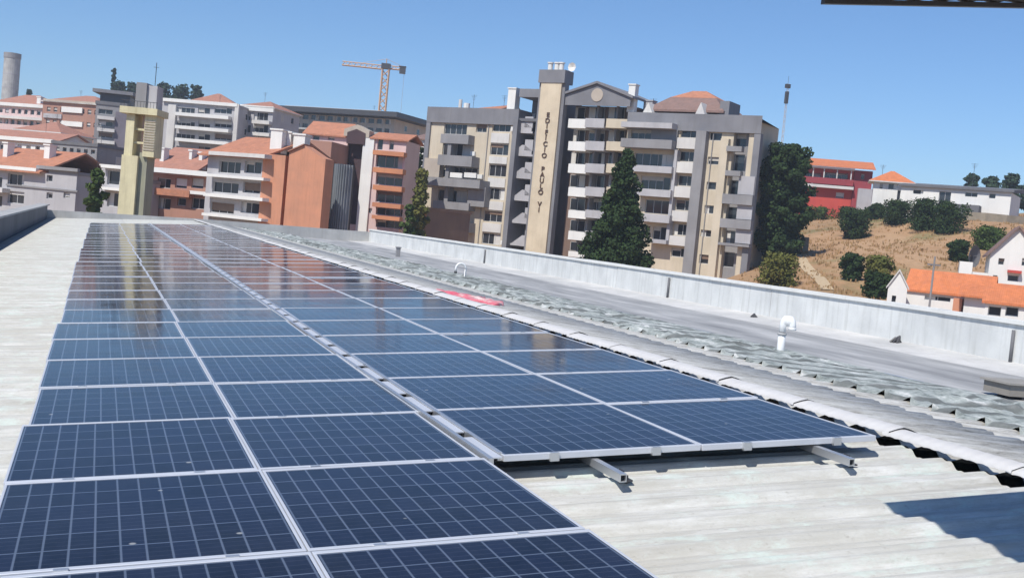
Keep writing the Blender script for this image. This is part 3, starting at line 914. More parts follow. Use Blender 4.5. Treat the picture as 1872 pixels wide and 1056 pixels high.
# ------------------------------------------------------------------ the big apartment block
def Z3(*r): return (740 + r[0] / 2.641, 100 + r[1] / 2.641, 740 + r[2] / 2.641, 100 + r[3] / 2.641)
def Z4(*r): return (1040 + r[0] / 2.513, 100 + r[1] / 2.513, 1040 + r[2] / 2.513, 100 + r[3] / 2.513)
def big_block():
    B = Bld('apartment_block', 'big cream and grey apartment block with a tall lettered stone tower on its front', 'apartment building', (787, 199), (1392, 217), 160, None, 10)
    rc = B.rc
    sA1 = B.uv(938, 320)[0]; sB1 = B.uv(984, 320)[0]; sC0, sC1 = B.uv(984, 300)[0], B.uv(1021, 300)[0]
    sD1 = rc(1140, 240, 1146, 260)[2]
    # openings of the flush main wall
    win = []
    colA = [Z3(424, 320, 512, 372), Z3(412, 432, 500, 485), Z3(405, 532, 490, 588), Z3(398, 645, 482, 700), Z3(380, 755, 470, 806), Z3(372, 862, 462, 915)]
    small = [Z3(345, 335, 396, 375)]
    colL = [Z3(190, 335, 300, 385), Z3(182, 430, 315, 488), Z3(165, 543, 350, 596), Z3(160, 655, 300, 710), Z3(165, 750, 292, 802), Z3(150, 855, 300, 900)]
    colE = [Z4(285, 345, 378, 396), Z4(300, 455, 480, 512), Z4(330, 560, 465, 620), Z4(350, 668, 460, 730), Z4(385, 790, 450, 850)]
    colF = [Z4(515, 330, 600, 382), Z4(508, 445, 590, 492), Z4(500, 556, 580, 604), Z4(490, 668, 572, 716), Z4(480, 778, 562, 830), Z4(470, 888, 552, 930)]
    colH = [Z4(645, 358, 702, 395), Z4(638, 470, 690, 505), Z4(632, 585, 682, 620), Z4(622, 692, 668, 730), Z4(605, 805, 656, 836), Z4(598, 918, 648, 960)]
    colI = [Z4(752, 345, 805, 420), Z4(746, 455, 795, 532), Z4(732, 575, 776, 640), Z4(718, 698, 764, 756), Z4(708, 806, 752, 866), Z4(698, 905, 748, 975)]
    for c in colA + small + colL + colE + colF + colH: win.append(rc(*c))
    winI = [rc(*c) for c in colI]
    # left wing wall and right wing wall, between them the recess and the loggia front
    sI0 = rc(*Z4(735, 500, 735, 700))[0]; sI1 = rc(*Z4(805, 500, 805, 700))[0]
    B.wall(M['cream'], [w for w in win if w[2] < sA1], 0, sA1)
    B.wall(M['cream'], [w for w in win if w[0] > sD1 and w[2] < sI0], sD1, sI0)
    B.wall(M['grey'], winI, sI0 + .003, sI1, y=.8, depth=B.depth - .8)
    B.wall(M['cream'], [], sI1 + .003, B.len, skew=9.3)
    for w in win + winI: B.window(w, y=(.8 if w in winI else 0), blind=random.choice((0, 0, 0, .3, .5)))
    # roof band
    def top(s0, s1, z0, z1, y0=-.35, y1=None, mt='slate', name='roof_band'):
        return MB().box(s0, s1, y0, B.depth + .2 if y1 is None else y1, z0, z1).build(name, M[mt], B.root)
    top(-.25, sA1 + .2, B.H - 1.9, B.H + .25)
    yb_ = B.depth + .2; e_ = B.len + .25
    MB().hexa([(sD1, -.35, B.H - 1.8), (e_, -.35, B.H - 1.8), (e_ - 9.4, yb_, B.H - 1.8), (sD1, yb_, B.H - 1.8), (sD1, -.35, B.H + .3), (e_, -.35, B.H + .3), (e_ - 9.4, yb_, B.H + .3), (sD1, yb_, B.H + .3)]).build('roof_band', M['slate'], B.root)
    # far left edge strip and far right edge strip (grey pilasters)
    hA = B.H - 1.9
    MB().box(-.25, .45, -.3, .6, 0, hA).build('pilaster', M['slate'], B.root)
    MB().box(B.len - .55, B.len + .25, -.3, .6, 0, B.H - 1.8).build('pilaster', M['slate'], B.root)
    # stacked grey balconies of the left wing
    for r, pj, mt in ((Z3(188, 388, 322, 432), 1.5, 'grey'), (Z3(178, 490, 342, 540), 1.9, 'grey'), (Z3(105, 600, 388, 640), 2.6, 'grey'),
                      (Z3(150, 712, 325, 748), 1.6, 'grey'), (Z3(148, 805, 325, 852), 1.6, 'grey')):
        b = rc(*r, -pj * .5); B.balcony(b, pj, M[mt])
    # concrete piers carrying the wide balcony, and the box under it
    for r in (Z3(215, 420, 232, 600), Z3(196, 640, 214, 900), Z3(318, 640, 400, 735)):
        b = rc(*r, -.6); MB().box(b[0], b[2], -1.3, .1, b[1], b[3]).build('pier', M['grey'], B.root)
    b = rc(*Z3(112, 503, 188, 600)); MB().box(b[0], b[2], -1.0, .05, b[1], b[3]).build('bay', M['beige'], B.root)
    for r in (Z3(232, 572, 290, 596), Z3(300, 572, 358, 596)):
        b = rc(*r, -1.5); MB().box(b[0], b[2], -2.2, -1.9, b[1], b[3]).build('awning', M['white'], B.root)
    # white parapets under the windows of colA, slightly proud
    for i in range(len(colA) - 1):
        c, d = colA[i], colA[i + 1]
        r = rc((c[0] + d[0]) / 2, c[3] + 3, (c[2] + d[2]) / 2, d[1] - 2); MB().box(r[0], r[2], -.12, -.003, r[1], r[3]).build('spandrel', M['white2'], B.root)
    for colx, mt in ((colF, 'white2'),):
        for i in range(len(colx) - 1):
            c, d = colx[i], colx[i + 1]
            r = rc((c[0] + d[0]) / 2 - 2, c[3] + 1.5, (c[2] + d[2]) / 2 + 2, d[1] - 4); B.balcony(r, .7, M[mt])
    # section E: grey balconies across
    for i, r in enumerate((Z4(268, 396, 502, 436), Z4(300, 515, 495, 545), Z4(330, 622, 490, 655), Z4(345, 736, 485, 772), Z4(380, 850, 470, 868))):
        b = rc(*r); B.balcony(b, 1.5 if i else 1.9, M['lgrey' if i else 'grey'])
    b = rc(*Z4(385, 345, 505, 396)); MB().box(b[0], b[2], -.5, -.003, b[1], b[3]).build('bay', M['grey'], B.root)
    b = rc(*Z4(272, 320, 505, 345)); MB().box(b[0], b[2], -2.0, -.003, b[1], b[3]).build('bay', M['lgrey'], B.root)
    for x0, x1 in ((478, 492),):
        b = rc(*Z4(x0, 440, x1, 860)); MB().box(b[0], b[2], -.9, -.003, b[1], b[3]).build('pier', M['lgrey'], B.root)
    # dark full-height pilaster and pale ones
    p1 = B.uv(1040 + 623 / 2.513, 100 + 300 / 2.513)[0]; p2 = B.uv(1040 + 564 / 2.513, 100 + 990 / 2.513)[0]; pc = (p1 + p2) / 2
    MB().box(pc - .65, pc + .65, -1.0, .05, 0, B.H - 1.8).build('pilaster', M['grey'], B.root)
    p1 = B.uv(1040 + 722 / 2.513, 100 + 320 / 2.513)[0]; p2 = B.uv(1040 + 675 / 2.513, 100 + 990 / 2.513)[0]; pc = (p1 + p2) / 2
    MB().box(pc - .5, pc + .5, -.7, .05, 0, B.H - 2.6).build('pilaster', M['cream'], B.root)
    # section I/J: grey balconies box lower right
    for r in (Z4(736, 424, 806, 448), Z4(730, 536, 800, 560), Z4(716, 645, 855, 690), Z4(706, 758, 848, 800), Z4(696, 868, 840, 880)):
        b = rc(*r); B.balcony(b, .9, M['grey'])
    b = rc(*Z4(785, 560, 858, 645)); MB().box(b[0], b[2], -.5, .01, b[1], b[3]).build('bay', M['lgrey'], B.root)
    b = rc(*Z4(778, 690, 848, 758)); MB().box(b[0], b[2], -.5, .01, b[1], b[3]).build('bay', M['lgrey'], B.root)
    b = rc(*Z4(772, 800, 842, 868)); MB().box(b[0], b[2], -.5, .01, b[1], b[3]).build('bay', M['lgrey'], B.root)
    rs = random.Random(3)
    for w in win:
        if rs.random() < .3 and w[0] > 1:
            x = w[2] + .25; z = w[1] + .1
            if x < B.len - 2 and not any(o[0] - .1 < x + .8 and o[2] > x and o[1] < z + .6 and o[3] > z for o in win):
                MB().box(x, x + .8, -.34, -.02, z, z + .58).box(x + .06, x + .5, -.352, -.341, z + .06, z + .5).build('air_conditioner', M['white'], B.root)
    for x in (sA1 - 4.6, sD1 + 10.9, sI0 - 2.6):
        MB().tube([(x, -.09, 0), (x, -.09, B.H - 1.9)], .06, 0, 6).build('drain_pipe', M['grey'], B.root)
    # section B: the dark stair recess
    bz = B.uv(960, 178)[1]
    MB().box(sA1 + .003, sB1 + .3, 3.2, B.depth, 0, bz - .003).build('recess_wall', M['dgrey'], B.root)
    MB().box(sA1 - .25, sA1 + .45, -.8, 3.2, 0, bz - 3.1).build('pilaster', M['slate'], B.root)
    top(sA1 - .1, sC0 - .003, bz, bz + 1.1, -.2)
    MB().box(sA1 + .003, sB1 + .3, -.1, 3.2, bz - 3.2, bz - 2.8).build('lintel', M['dgrey'], B.root)
    fl = [rc(*Z3(530, y0, 640, y1), 1.2) for y0, y1 in ((330, 378), (440, 488), (548, 596), (655, 703), (765, 812), (873, 920))]
    for r in fl:
        w = r[2] - r[0]; h = r[3] - r[1]
        mb = MB()
        mb.box(r[0], r[2], .1, 3.2, r[1] - .15, r[1] + .1)
        mb.prism([(r[0] + .2, r[1] + .1), (r[0] + w * .5, r[3]), (r[0] + w * .62, r[3]), (r[2] - .2, r[1] + h * .45), (r[2] - .2, r[1] + .1)], .1, .35)
        mb.build('stair_flight', M['lgrey'], B.root)
        mb = MB(); mb.box(r[0] + w * .62, r[2] - .1, .1, .4, r[1] + h * .45, r[1] + h * 1.55); mb.build('stair_wall', M['lgrey'], B.root)
        B.window((r[0] + w * .1, r[3] + .15, r[0] + w * .55, r[3] + 1.5), y=2.9, reveal=.1, blind=0)
    # section C: the stone tower with the name of the building
    tz1 = B.uv(1020, 132)[1]
    mb = MB(); mb.box(sC0, sC1, -1.2, .8, 0, tz1 - 1.6); mb.build('tower', M['stone'], B.root)
    mb = MB(); w = .42
    mb.box(sC0 - w, sC0 - .003, -.9, .1, 0, tz1 - 1.6); mb.box(sC1 + .003, sC1 + w, -.9, .1, 0, tz1 - 1.6)
    mb.build('tower_side', M['slate'], B.root)
    mb = MB(); mb.box(sC0 - w, sC1 + w, -1.3, 1.0, tz1 - 1.6 + .003, tz1 + .1); mb.build('tower_crown', M['slate'], B.root)
    for k, x in enumerate((sC0 + .8, sC0 + 1.8, sC0 + 2.5)):
        MB().tube([(x, -.6, tz1 + .1), (x, -.6, tz1 + 1.0)], .32, 0, 10).tube([(x, -.6, tz1 + 1.0), (x, -.6, tz1 + 1.15)], .42, 0, 10).build('vent', M['white'], B.root)
    mb = MB()
    for k in range(8):
        a_ = 2 * math.pi * k / 8; a2 = a_ + 2 * math.pi / 8; c_ = Vector((sC1 + 1.0, -.6, tz1 + .55))
        mb.face([c_ + Vector((0, .2, 0)), c_ + Vector((math.cos(a_) * .6, -.1, math.sin(a_) * .6)), c_ + Vector((math.cos(a2) * .6, -.1, math.sin(a2) * .6))])
    mb.bar((sC1 + .4, -.6, tz1 + .1), (sC1 + 1.0, -.4, tz1 + .55), .05); mb.build('satellite_dish', M['white'], B.root)
    # lettering, one letter under the other
    sm = (sC0 + sC1) / 2
    lm = plain('dark_letters', (.10, .055, .035), .6)
    tops = [B.uv(1012, 205, -1.2)[1], B.uv(1002, 304, -1.2)[1], B.uv(993, 368, -1.2)[1]]
    bots = [B.uv(1004, 290, -1.2)[1], B.uv(996, 357, -1.2)[1], B.uv(989, 389, -1.2)[1]]
    for word, t0, b0 in (('EDIF\u00cdCIO', tops[0], bots[0]), ('PAULO', tops[1], bots[1]), ('VI', tops[2], bots[2])):
        st = (t0 - b0) / len(word); allv = MB()
        for i, ch in enumerate(word):
            cu = bpy.data.curves.new('letter', 'FONT'); cu.body = ch; cu.size = st * 1.12; cu.extrude = .06; cu.align_x = 'CENTER'; cu.offset = .012
            tmp = bpy.data.objects.new('letter', cu); COL.objects.link(tmp)
            bpy.context.view_layer.update()
            me = bpy.data.meshes.new_from_object(tmp)
            zc = t0 - st * (i + .88)
            b = len(allv.v)
            for v in me.vertices: allv.v.append((sm + v.co.x * 1.15, -1.26 - v.co.z, zc + v.co.y))
            for p in me.polygons: allv.f.append(tuple(b + q for q in p.vertices)); allv.m.append(0)
            bpy.data.objects.remove(tmp); bpy.data.curves.remove(cu); bpy.data.meshes.remove(me)
        allv.build('sign_lettering', lm, B.root)
    # section D: loggias between the tower and the gable, white and grey parapets
    gz = B.uv(1092, 186)[1]
    MB().box(sC1 + w + .01, sD1 - .003, 2.4, B.depth, 0, gz - .3).build('loggia_wall', M['brown'], B.root)
    bands = [(296, 338), (400, 442), (503, 545), (610, 652), (716, 752), (812, 852), (905, 930)]
    for y0, y1 in bands:
        for xa, xb, mt, pj in ((0, 82, 'white', 1.2), (84, 172, 'lgrey', 1.6), (174, 262, 'cream', 1.2)):
            r = rc(*Z4(xa, y0, xb, y1)); lo_s = sC1 + w + .01
            a_ = max(r[0], lo_s); c_ = min(r[2] + (1.0 if xb == 262 else 0), sD1 - .01)
            mb = MB(); mb.box(a_, c_, -pj + 1, -pj + 1.15, r[1], r[3]); mb.box(a_, c_, -pj + 1.15, 2.4, r[1], r[1] + .2); mb.build('balcony', M[mt], B.root)
    prev = 240
    for (y0, y1) in [(238, 292), (342, 396), (446, 500), (549, 606), (656, 712), (756, 808), (856, 900)]:
        for xa, xb in ((6, 74), (92, 164), (182, 256)):
            r = rc(*Z4(xa, y0 + 4, xb, y1 + 3), 2.2); a_ = max(r[0], sC1 + w + .1); 
            if r[2] - a_ > .6: B.window((a_, r[1], min(r[2], sD1 - .1), r[3]), y=2.0, reveal=.2, blind=random.choice((0, 0, .3)))
    for xa in (83, 173):
        r = rc(*Z4(xa - 3, 240, xa + 3, 900)); MB().box(r[0] , r[0] + .25, 1.0, 2.4, 0, gz - .4).build('pier', M['grey'], B.root)
    s0, s1 = sC1 + w + .01, sD1 + .3
    zr = B.uv(1096, 155)[1]
    mb = MB(); sm2 = B.uv(1096, 165)[0]
    mb.prism([(s0, gz - .6), (s1, gz - .6), (s1, gz + .5), (sm2, zr), (s0, gz + .7)], -.6, -.3); mb.build('gable_front', M['slate'], B.root)
    mb = MB()
    for a_, b_ in (((s0 - .1, gz + .75), (sm2, zr + .05)), ((s1 + .4, gz + .42), (sm2, zr + .05))):
        mb.hexa([(a_[0], -.9, a_[1]), (b_[0], -.9, b_[1]), (b_[0], B.depth, b_[1]), (a_[0], B.depth, a_[1]),
                 (a_[0], -.9, a_[1] + .3), (b_[0], -.9, b_[1] + .3), (b_[0], B.depth, b_[1] + .3), (a_[0], B.depth, a_[1] + .3)])
    mb.build('gable_roof', M['slate'], B.root)
    c = B.uv(1092, 174, -.6); mb = MB(); n = 20
    P = [(c[0] + .85 * math.cos(2 * math.pi * i / n), c[1] + .85 * math.sin(2 * math.pi * i / n)) for i in range(n)]
    mb.prism(P, -.68, -.61); mb.build('round_plaque', M['beige'], B.root)
    # attic over the right part: brown hipped roof with orange top, dormers
    def poly_at(px, py, y): q = B.uv(px, py, y); return (q[0], y, q[1])
    e0, e1 = B.uv(1192, 205, 3)[0], B.uv(1334, 206, 3)[0]; ez = B.uv(1260, 203, 2)[1]; rz = B.uv(1262, 168, 6)[1]
    MB().box(e0 + .8, e1 - .8, 2.2, 9, B.H + .3, ez).build('attic_wall', M['brown'], B.root)
    mz = ez + (rz - ez) * .62; mb = MB()
    a = [(e0, 1.0, ez), (e1, 1.0, ez), (e1, 9.5, ez), (e0, 9.5, ez)]
    q0, q1 = e0 + (e1 - e0) * .20, e0 + (e1 - e0) * .80
    b = [(q0, 3.4, mz), (q1, 3.4, mz), (q1, 7.2, mz), (q0, 7.2, mz)]
    for i in range(4): mb.face([a[i], a[(i + 1) % 4], b[(i + 1) % 4], b[i]])
    mb.box(e0, e1, 1.0, 9.5, ez - .25, ez - .003); mb.build('attic_roof', M['tile3'], B.root)
    mb = MB(); qm0, qm1 = q0 + (q1 - q0) * .35, q0 + (q1 - q0) * .65
    c_ = [(qm0, 5.3, rz), (qm1, 5.3, rz)]; b = [(x, y, z + .01) for x, y, z in b]
    mb.face([b[0], b[1], c_[1], c_[0]]); mb.face([b[1], b[2], c_[1]]); mb.face([b[2], b[3], c_[0], c_[1]]); mb.face([b[3], b[0], c_[0]]); mb.build('roof_top', M['tile'], B.root)
    for px in (1187, 1283):
        r = rc(px - 9, 188, px + 9, 208, .6); xm = (r[0] + r[2]) / 2
        mb = MB(); mb.prism([(r[0], B.H + .28), (r[2], B.H + .28), (xm, r[3])], .2, 2.5); mb.build('dormer', M['white2'], B.root)
    for i in range(5):
        x = e0 + 1.6 + (e1 - e0 - 3.2) * i / 4
        B.window((x - .5, B.H + .45, x + .5, ez - .35), y=2.0, reveal=.1, blind=0)
    r = rc(1319, 186, 1336, 215, 2); MB().box(r[0], r[2], 1.4, 5, B.H + .3, r[3]).build('attic_wall', M['slate'], B.root)
    # left wing: orange roof, chimneys
    r = rc(852, 181, 910, 199, 2); mb = MB()
    zb = B.H + .25
    mb.face([(r[0], 1.5, zb), (r[2], 1.5, zb), (r[2], 7, r[3]), (r[0] + 3.2, 7, r[3] - .2)]); mb.face([(r[2], 1.5, zb), (r[2], 9.5, zb), (r[2], 7, r[3])])
    mb.face([(r[0], 1.5, zb), (r[0] + 3.2, 7, r[3] - .2), (r[0], 9.5, zb)]); mb.face([(r[0], 9.5, zb), (r[0] + 3.2, 7, r[3] - .2), (r[2], 7, r[3]), (r[2], 9.5, zb)])
    mb.build('roof', M['tile'], B.root)
    B.chimney(rc(930, 163, 944, 203, .5), .2, M['white'], 1.2); B.chimney(rc(1149, 156, 1161, 205, .5), .3, M['white'], 1.0)
    B.chimney(rc(1176, 185, 1192, 208, 3), 3, M['lgrey'], 1.2)
    MB().tube([(4.5, .8, B.H), (4.5, .8, B.H + 1.5)], .25, 0, 8).build('vent', M['white2'], B.root)
    MB().tube([(5.6, .8, B.H), (5.6, .8, B.H + 1.0)], .45, 0, 8).build('vent', M['white'], B.root)
    for x in (3.8, 9, 21, 32): B.antenna(x, B.H + .2, 2.6, 5)
    return B
BB = big_block()

# ------------------------------------------------------------------ the town on the left
def Z1(*r): return (r[0] / 3.105, 80 + r[1] / 3.105, r[2] / 3.105, 80 + r[3] / 3.105)
def Z2(*r): return (360 + r[0] / 2.933, 80 + r[1] / 2.933, 360 + r[2] / 2.933, 80 + r[3] / 2.933)
def simple(name, label, cat, pL, pR, dL, dR, depth, wm, grids=(), rects=(), roof=None, bands=(), chim=(), balc=(), strip=(), group=None, y=0, blind=None):
    b = Bld(name, label, cat, pL, pR, dL, dR, depth, group)
    ops = []
    for g_ in grids: ops += b.cells(*g_)
    for r in rects: ops.append(b.rc(*r))
    ops = [(max(o[0], .15), max(o[1], .1), min(o[2], b.len - .15), min(o[3], b.H - .1)) for o in ops]
    ops = [o for o in ops if o[2] - o[0] > .3 and o[3] - o[1] > .3]
    b.wall(M[wm], ops)
    for o in ops: b.window(o, blind=blind)
    for (r, pj, mt) in strip:                       # proud bands: eaves, string courses, piers
        q = b.rc(*r, -pj); MB().box(q[0], q[2], -pj, -.003, q[1], q[3]).build('band', M[mt], b.root)
    for (r, pj, mt) in balc: b.balcony(b.rc(*r, -pj * .6), pj, M[mt])
    if depth >= 9:
        rs = random.Random(int(pL[0]) + 7)
        zs_ = np.arange(b.H - 2.2, max(1.0, b.H - 15), -2.95)
        for yy in ([depth * .3, depth * .68] if depth > 10 else [depth * .45]):
            w_ = rs.choice((.9, 1.1, 1.3))
            for z_ in zs_:
                x_ = b.len + .012
                mb = MB(); t = .07
                mb.box(x_ - .01, x_ + .03, yy, yy + w_, z_, z_ + t); mb.box(x_ - .01, x_ + .03, yy, yy + w_, z_ + 1.2, z_ + 1.2 + t)
                mb.box(x_ - .01, x_ + .03, yy - t, yy, z_, z_ + 1.2 + t); mb.box(x_ - .01, x_ + .03, yy + w_, yy + w_ + t, z_, z_ + 1.2 + t)
                wd = mb.build('window', M['frame'], b.root); sh = rs.choice((0, 0, .4, 1))
                if sh < 1: MB().box(x_ - .008, x_ + .004, yy, yy + w_, z_ + t, z_ + 1.2 - 1.1 * sh).build('pane', M['glass'], wd)
                if sh > 0: MB().box(x_ - .008, x_ + .015, yy, yy + w_, z_ + 1.2 - (1.1 if sh == 1 else 1.1 * sh) + .002, z_ + 1.2).build('shutter', M['shutter'], wd)
        b.antenna(b.len * rs.uniform(.2, .8), b.H + (.8 if roof and roof[0] != 'flat' else .1), rs.uniform(2.4, 3.6), depth * .5)
    if roof:
        k = roof[0]
        if k == 'flat':
            MB().box(-.15, b.len + .15, -.15, b.depth + .15, b.H, b.H + roof[2]).build('roof', M[roof[1]], b.root)
        elif k == 'hip': b.hip(M[roof[1]], roof[2])
        elif k == 'gable': b.gable(M[roof[1]], roof[2], wallm=M[wm])
        elif k == 'gabley': b.gable(M[roof[1]], roof[2], axis='y', wallm=M[wm])
    for (r, yy) in chim: b.chimney(b.rc(*r, yy), yy)
    return b
GT = 'houses and flats of the town'
# round concrete tower at the far left
def round_tower():
    p = at(18, 172, 360); zb = tz(p.x, p.y) - 2; rad = 2.45
    zt = at(20, 98, 360).z
    rt = empty('water_tower', (p.x, p.y, zb), 0, 'round pale concrete tower with a dark cap on the far left skyline', 'tower')
    MB().tube([(0, 0, 0), (0, 0, zt - zb - 1.6)], rad, 0, 24).build('tower_shaft', M['concrete'], rt, False)
    MB().tube([(0, 0, zt - zb - 1.6), (0, 0, zt - zb)], rad * 1.06, 0, 24).build('tower_cap', M['grey'], rt, False)
    mb = MB()
    for i in range(3): mb.tube([(0, 0, (zt - zb) * (.5 + .14 * i)), (0, 0, (zt - zb) * (.5 + .14 * i) + .3)], rad * 1.02, 0, 24)
    mb.build('ring', M['lgrey'], rt)
round_tower()
simple('apartment_building', 'pink and white flats with a red roof strip at the far left', 'apartment building', (-30, 190), (78, 190), 255, 250, 12, 'pink',
       grids=[(-28, 194, 76, 234, 9, 2, .6, .45)], roof=('hip', 'tile2', 3.2), strip=[((-30, 188, 79, 194), .6, 'white'), ((-30, 212, 79, 217), .9, 'white2')], group=GT,
       chim=[((67, 178, 74, 196), 1.5)])
simple('apartment_building', 'beige and brown tiled flats with rows of white windows under a dark red roof', 'apartment building', (79, 184), (184, 186), 240, 236, 12, 'brick',
       grids=[(80, 192, 180, 285, 8, 4, .55, .36)], roof=('hip', 'tile2', 2.2), strip=[((79, 184, 184, 189), .5, 'beige'), ((112, 196, 150, 206), .35, 'white'), ((112, 222, 150, 231), .35, 'white'), ((112, 244, 152, 253), .35, 'white'), ((79, 208, 112, 216), .3, 'lgrey')], group=GT, blind=.6)
b = simple('apartment_building', 'dark grey flats with white balcony fronts, just left of the yellow tower', 'apartment building', (176, 190), (232, 196), 200, None, 14, 'grey',
       rects=[(180, y, 206, y + 9) for y in (200, 222, 243, 264, 285)], balc=[((178, y, 210, y + 6), 1.0, 'white2') for y in (213, 235, 257, 277)], roof=('flat', 'dgrey', .6), group=GT)
sp = b.rc(209, 200, 232, 300); MB().box(sp[0], sp[2], -.4, -.003, 0, b.H - 1).build('side_wall', wallmat('purple_grey_render', (.20, .18, .21)), b.root)
sp = b.rc(183, 164, 238, 188, 3); MB().box(sp[0], sp[2], 3, 9, b.H + .6, sp[3] - .8).build('attic', M['iron'], b.root)
MB().box(sp[0] - 1.2, sp[2] + .6, 2.2, 10, sp[3] - .797, sp[3] - .2).build('attic_roof', M['slate'], b.root)
simple('apartment_building', 'white and grey flats with long white balconies, right of the yellow tower', 'apartment building', (296, 184), (434, 190), 225, 222, 14, 'lgrey',
       rects=[(322, y, 356, y + 11) for y in (197, 222, 245, 268)] + [(362, y, 384, y + 11) for y in (197, 222, 245, 268)] + [(392, y, 424, y + 11) for y in (197, 222, 245, 268)],
       balc=[((322, y, 420, y + 6), 1.5, 'white') for y in (209, 233, 256)], strip=[((296, 184, 434, 190), .6, 'white'), ((304, 191, 318, 285), .5, 'white2'), ((426, 190, 433, 285), .5, 'white2')],
       roof=('flat', 'lgrey', .3), group=GT)
b = simple('house', 'orange hipped roof level rising over the white and grey flats', 'roof house', (352, 184), (428, 188), 236, 236, 8, 'white2', roof=('hip', 'tile2', 2.3), group=GT)
simple('apartment_building', 'narrow white topped flats with a pinkish roof, left of the long dark roof', 'apartment building', (435, 193), (500, 197), 228, 226, 12, 'lgrey',
       rects=[(440, y, 458, y + 14) for y in (206, 228, 250)] + [(464, y, 490, y + 14) for y in (206, 228, 250)], balc=[((462, y, 494, y + 6), 1.2, 'white2') for y in (221, 243)],
       strip=[((435, 193, 500, 203), .5, 'white')], roof=('hip', 'tile2', 1.8), group=GT)
# long flat dark roof on open concrete floors
b = simple('apartment_building', 'long unfinished concrete building under a thin dark flat roof, behind the crane', 'building', (500, 205), (722, 218), 262, None, 16, 'beige',
       grids=[(506, 208, 716, 262, 14, 3, .72, .6)], group=GT, blind=0)
MB().box(-1.5, b.len + 2, -3, b.depth + 1, b.H + .2, b.H + 1.3).build('roof', M['iron'], b.root)
MB().box(b.len * .05, b.len * .85, 2, b.depth - 1, b.H + 1.303, b.H + 1.9).build('roof_top', M['white2'], b.root)
MB().box(0, b.len, -1.2, -.003, b.H - 3.6, b.H - 3.2).build('floor_slab', M['concrete'], b.root)
# mid distance, left
simple('house', 'low white terrace house with a red roof, far left in the middle', 'house', (-40, 252), (96, 258), 165, 160, 9, 'white',
       grids=[(-38, 260, 94, 282, 8, 1, .5, .55)], roof=('gable', 'tile2', 1.6), strip=[((-40, 250, 96, 257), .5, 'white')], group=GT)
simple('house', 'small grey house with greenish windows left of the dark grey flats', 'house', (96, 262), (178, 268), 150, 148, 9, 'grey',
       grids=[(98, 268, 176, 300, 6, 2, .55, .5)], roof=('flat', 'dgrey', .4), group=GT)
simple('house', 'white walled house with a dark red roof behind the terrace house', 'house', (30, 236), (110, 240), 190, 188, 9, 'white2', grids=[(32, 240, 108, 256, 6, 1, .5, .5)], roof=('hip', 'tile2', 2), group=GT)
b = simple('apartment_building', 'long low grey house with white eave and orange roof at the far left', 'apartment building', (-60, 303), (142, 308), 118, 112, 12, 'lgrey',
       rects=[(14, 318, 44, 340), (85, 320, 96, 332), (14, 350, 44, 372), (85, 352, 96, 363), (-30, 322, 4, 342), (-30, 356, 4, 376), (116, 352, 128, 362)],
       balc=[((-40, 342, 10, 350), 1.0, 'white2')], strip=[((-60, 302, 66, 308), .7, 'white'), ((66, 305, 142, 311), .35, 'grey'), ((10, 342, 142, 345), .15, 'grey')], group=GT)
b.gable(M['tile'], 2.3, s0=0, s1=b.rc(78, 300, 79, 303)[0], y0=-.3, y1=11)
b.chimney(b.rc(80, 266, 90, 303, 3), 3); b.chimney(b.rc(5, 262, 13, 303, 2.5), 2.5); b.chimney(b.rc(17, 268, 24, 303, 5), 5)
MB().box(b.rc(90, 300, 142, 303)[0], b.len + .1, 0, b.depth, b.H + .003, b.H + .35).build('roof_terrace', M['grey'], b.root)
simple('house', 'small white and grey house with thin white slabs beside the dark bush', 'house', (186, 303), (232, 305), 104, 103, 2.5, 'lgrey', rects=[(196, 312, 222, 338), (196, 352, 222, 378)],
       strip=[((184, 302, 232, 308), .6, 'white'), ((180, 343, 232, 348), .8, 'white')], roof=('flat', 'white2', .15), group=GT)
# right of the yellow tower, red roofs
b = simple('apartment_building', 'low brick red flats with white eaves directly right of the yellow tower', 'apartment building', (262, 313), (386, 316), 124, 121, 12, 'brick',
       rects=[(288, 326, 312, 344), (320, 326, 342, 344), (350, 326, 372, 344), (286, 362, 312, 382), (350, 362, 374, 382), (324, 362, 340, 376)],
       strip=[((262, 309, 386, 318), .9, 'white'), ((280, 346, 346, 358), 1.0, 'tile'), ((346, 350, 386, 356), .9, 'white')], group=GT)
b.gable(M['tile2'], 3.0, s0=0, s1=b.rc(350, 300, 351, 303)[0], y0=-.2, y1=11.5)
b.chimney(b.rc(292, 272, 299, 308, 2), 2); b.chimney(b.rc(345, 276, 350, 310, 3), 3); b.chimney(b.rc(363, 280, 369, 310, 3), 3)
b = simple('house', 'small house with a faded tiled roof wedged behind the low red flats', 'house', (345, 300), (392, 302), 140, 138, 9, 'white2', roof=('hip', 'tile2', 2.2), group=GT, rects=[(352, 304, 362, 311), (372, 304, 382, 311)])
b = simple('apartment_building', 'grey banded flats with an orange roof, left of the blank terracotta walls', 'apartment building', (381, 283), (484, 286), 112, 108, 12, 'lgrey',
       rects=[(400, 295, 440, 317), (447, 295, 478, 317), (388, 333, 436, 353), (444, 333, 476, 353), (384, 370, 428, 390), (440, 370, 474, 390)],
       strip=[((381, 279, 484, 286), 1.0, 'white2'), ((375, 321, 482, 326), .9, 'white'), ((371, 357, 480, 363), .9, 'white'), ((368, 394, 478, 399), .9, 'white')], group=GT)
b.gable(M['tile'], 2.2, s0=0, s1=b.len, y0=-.5, y1=11)
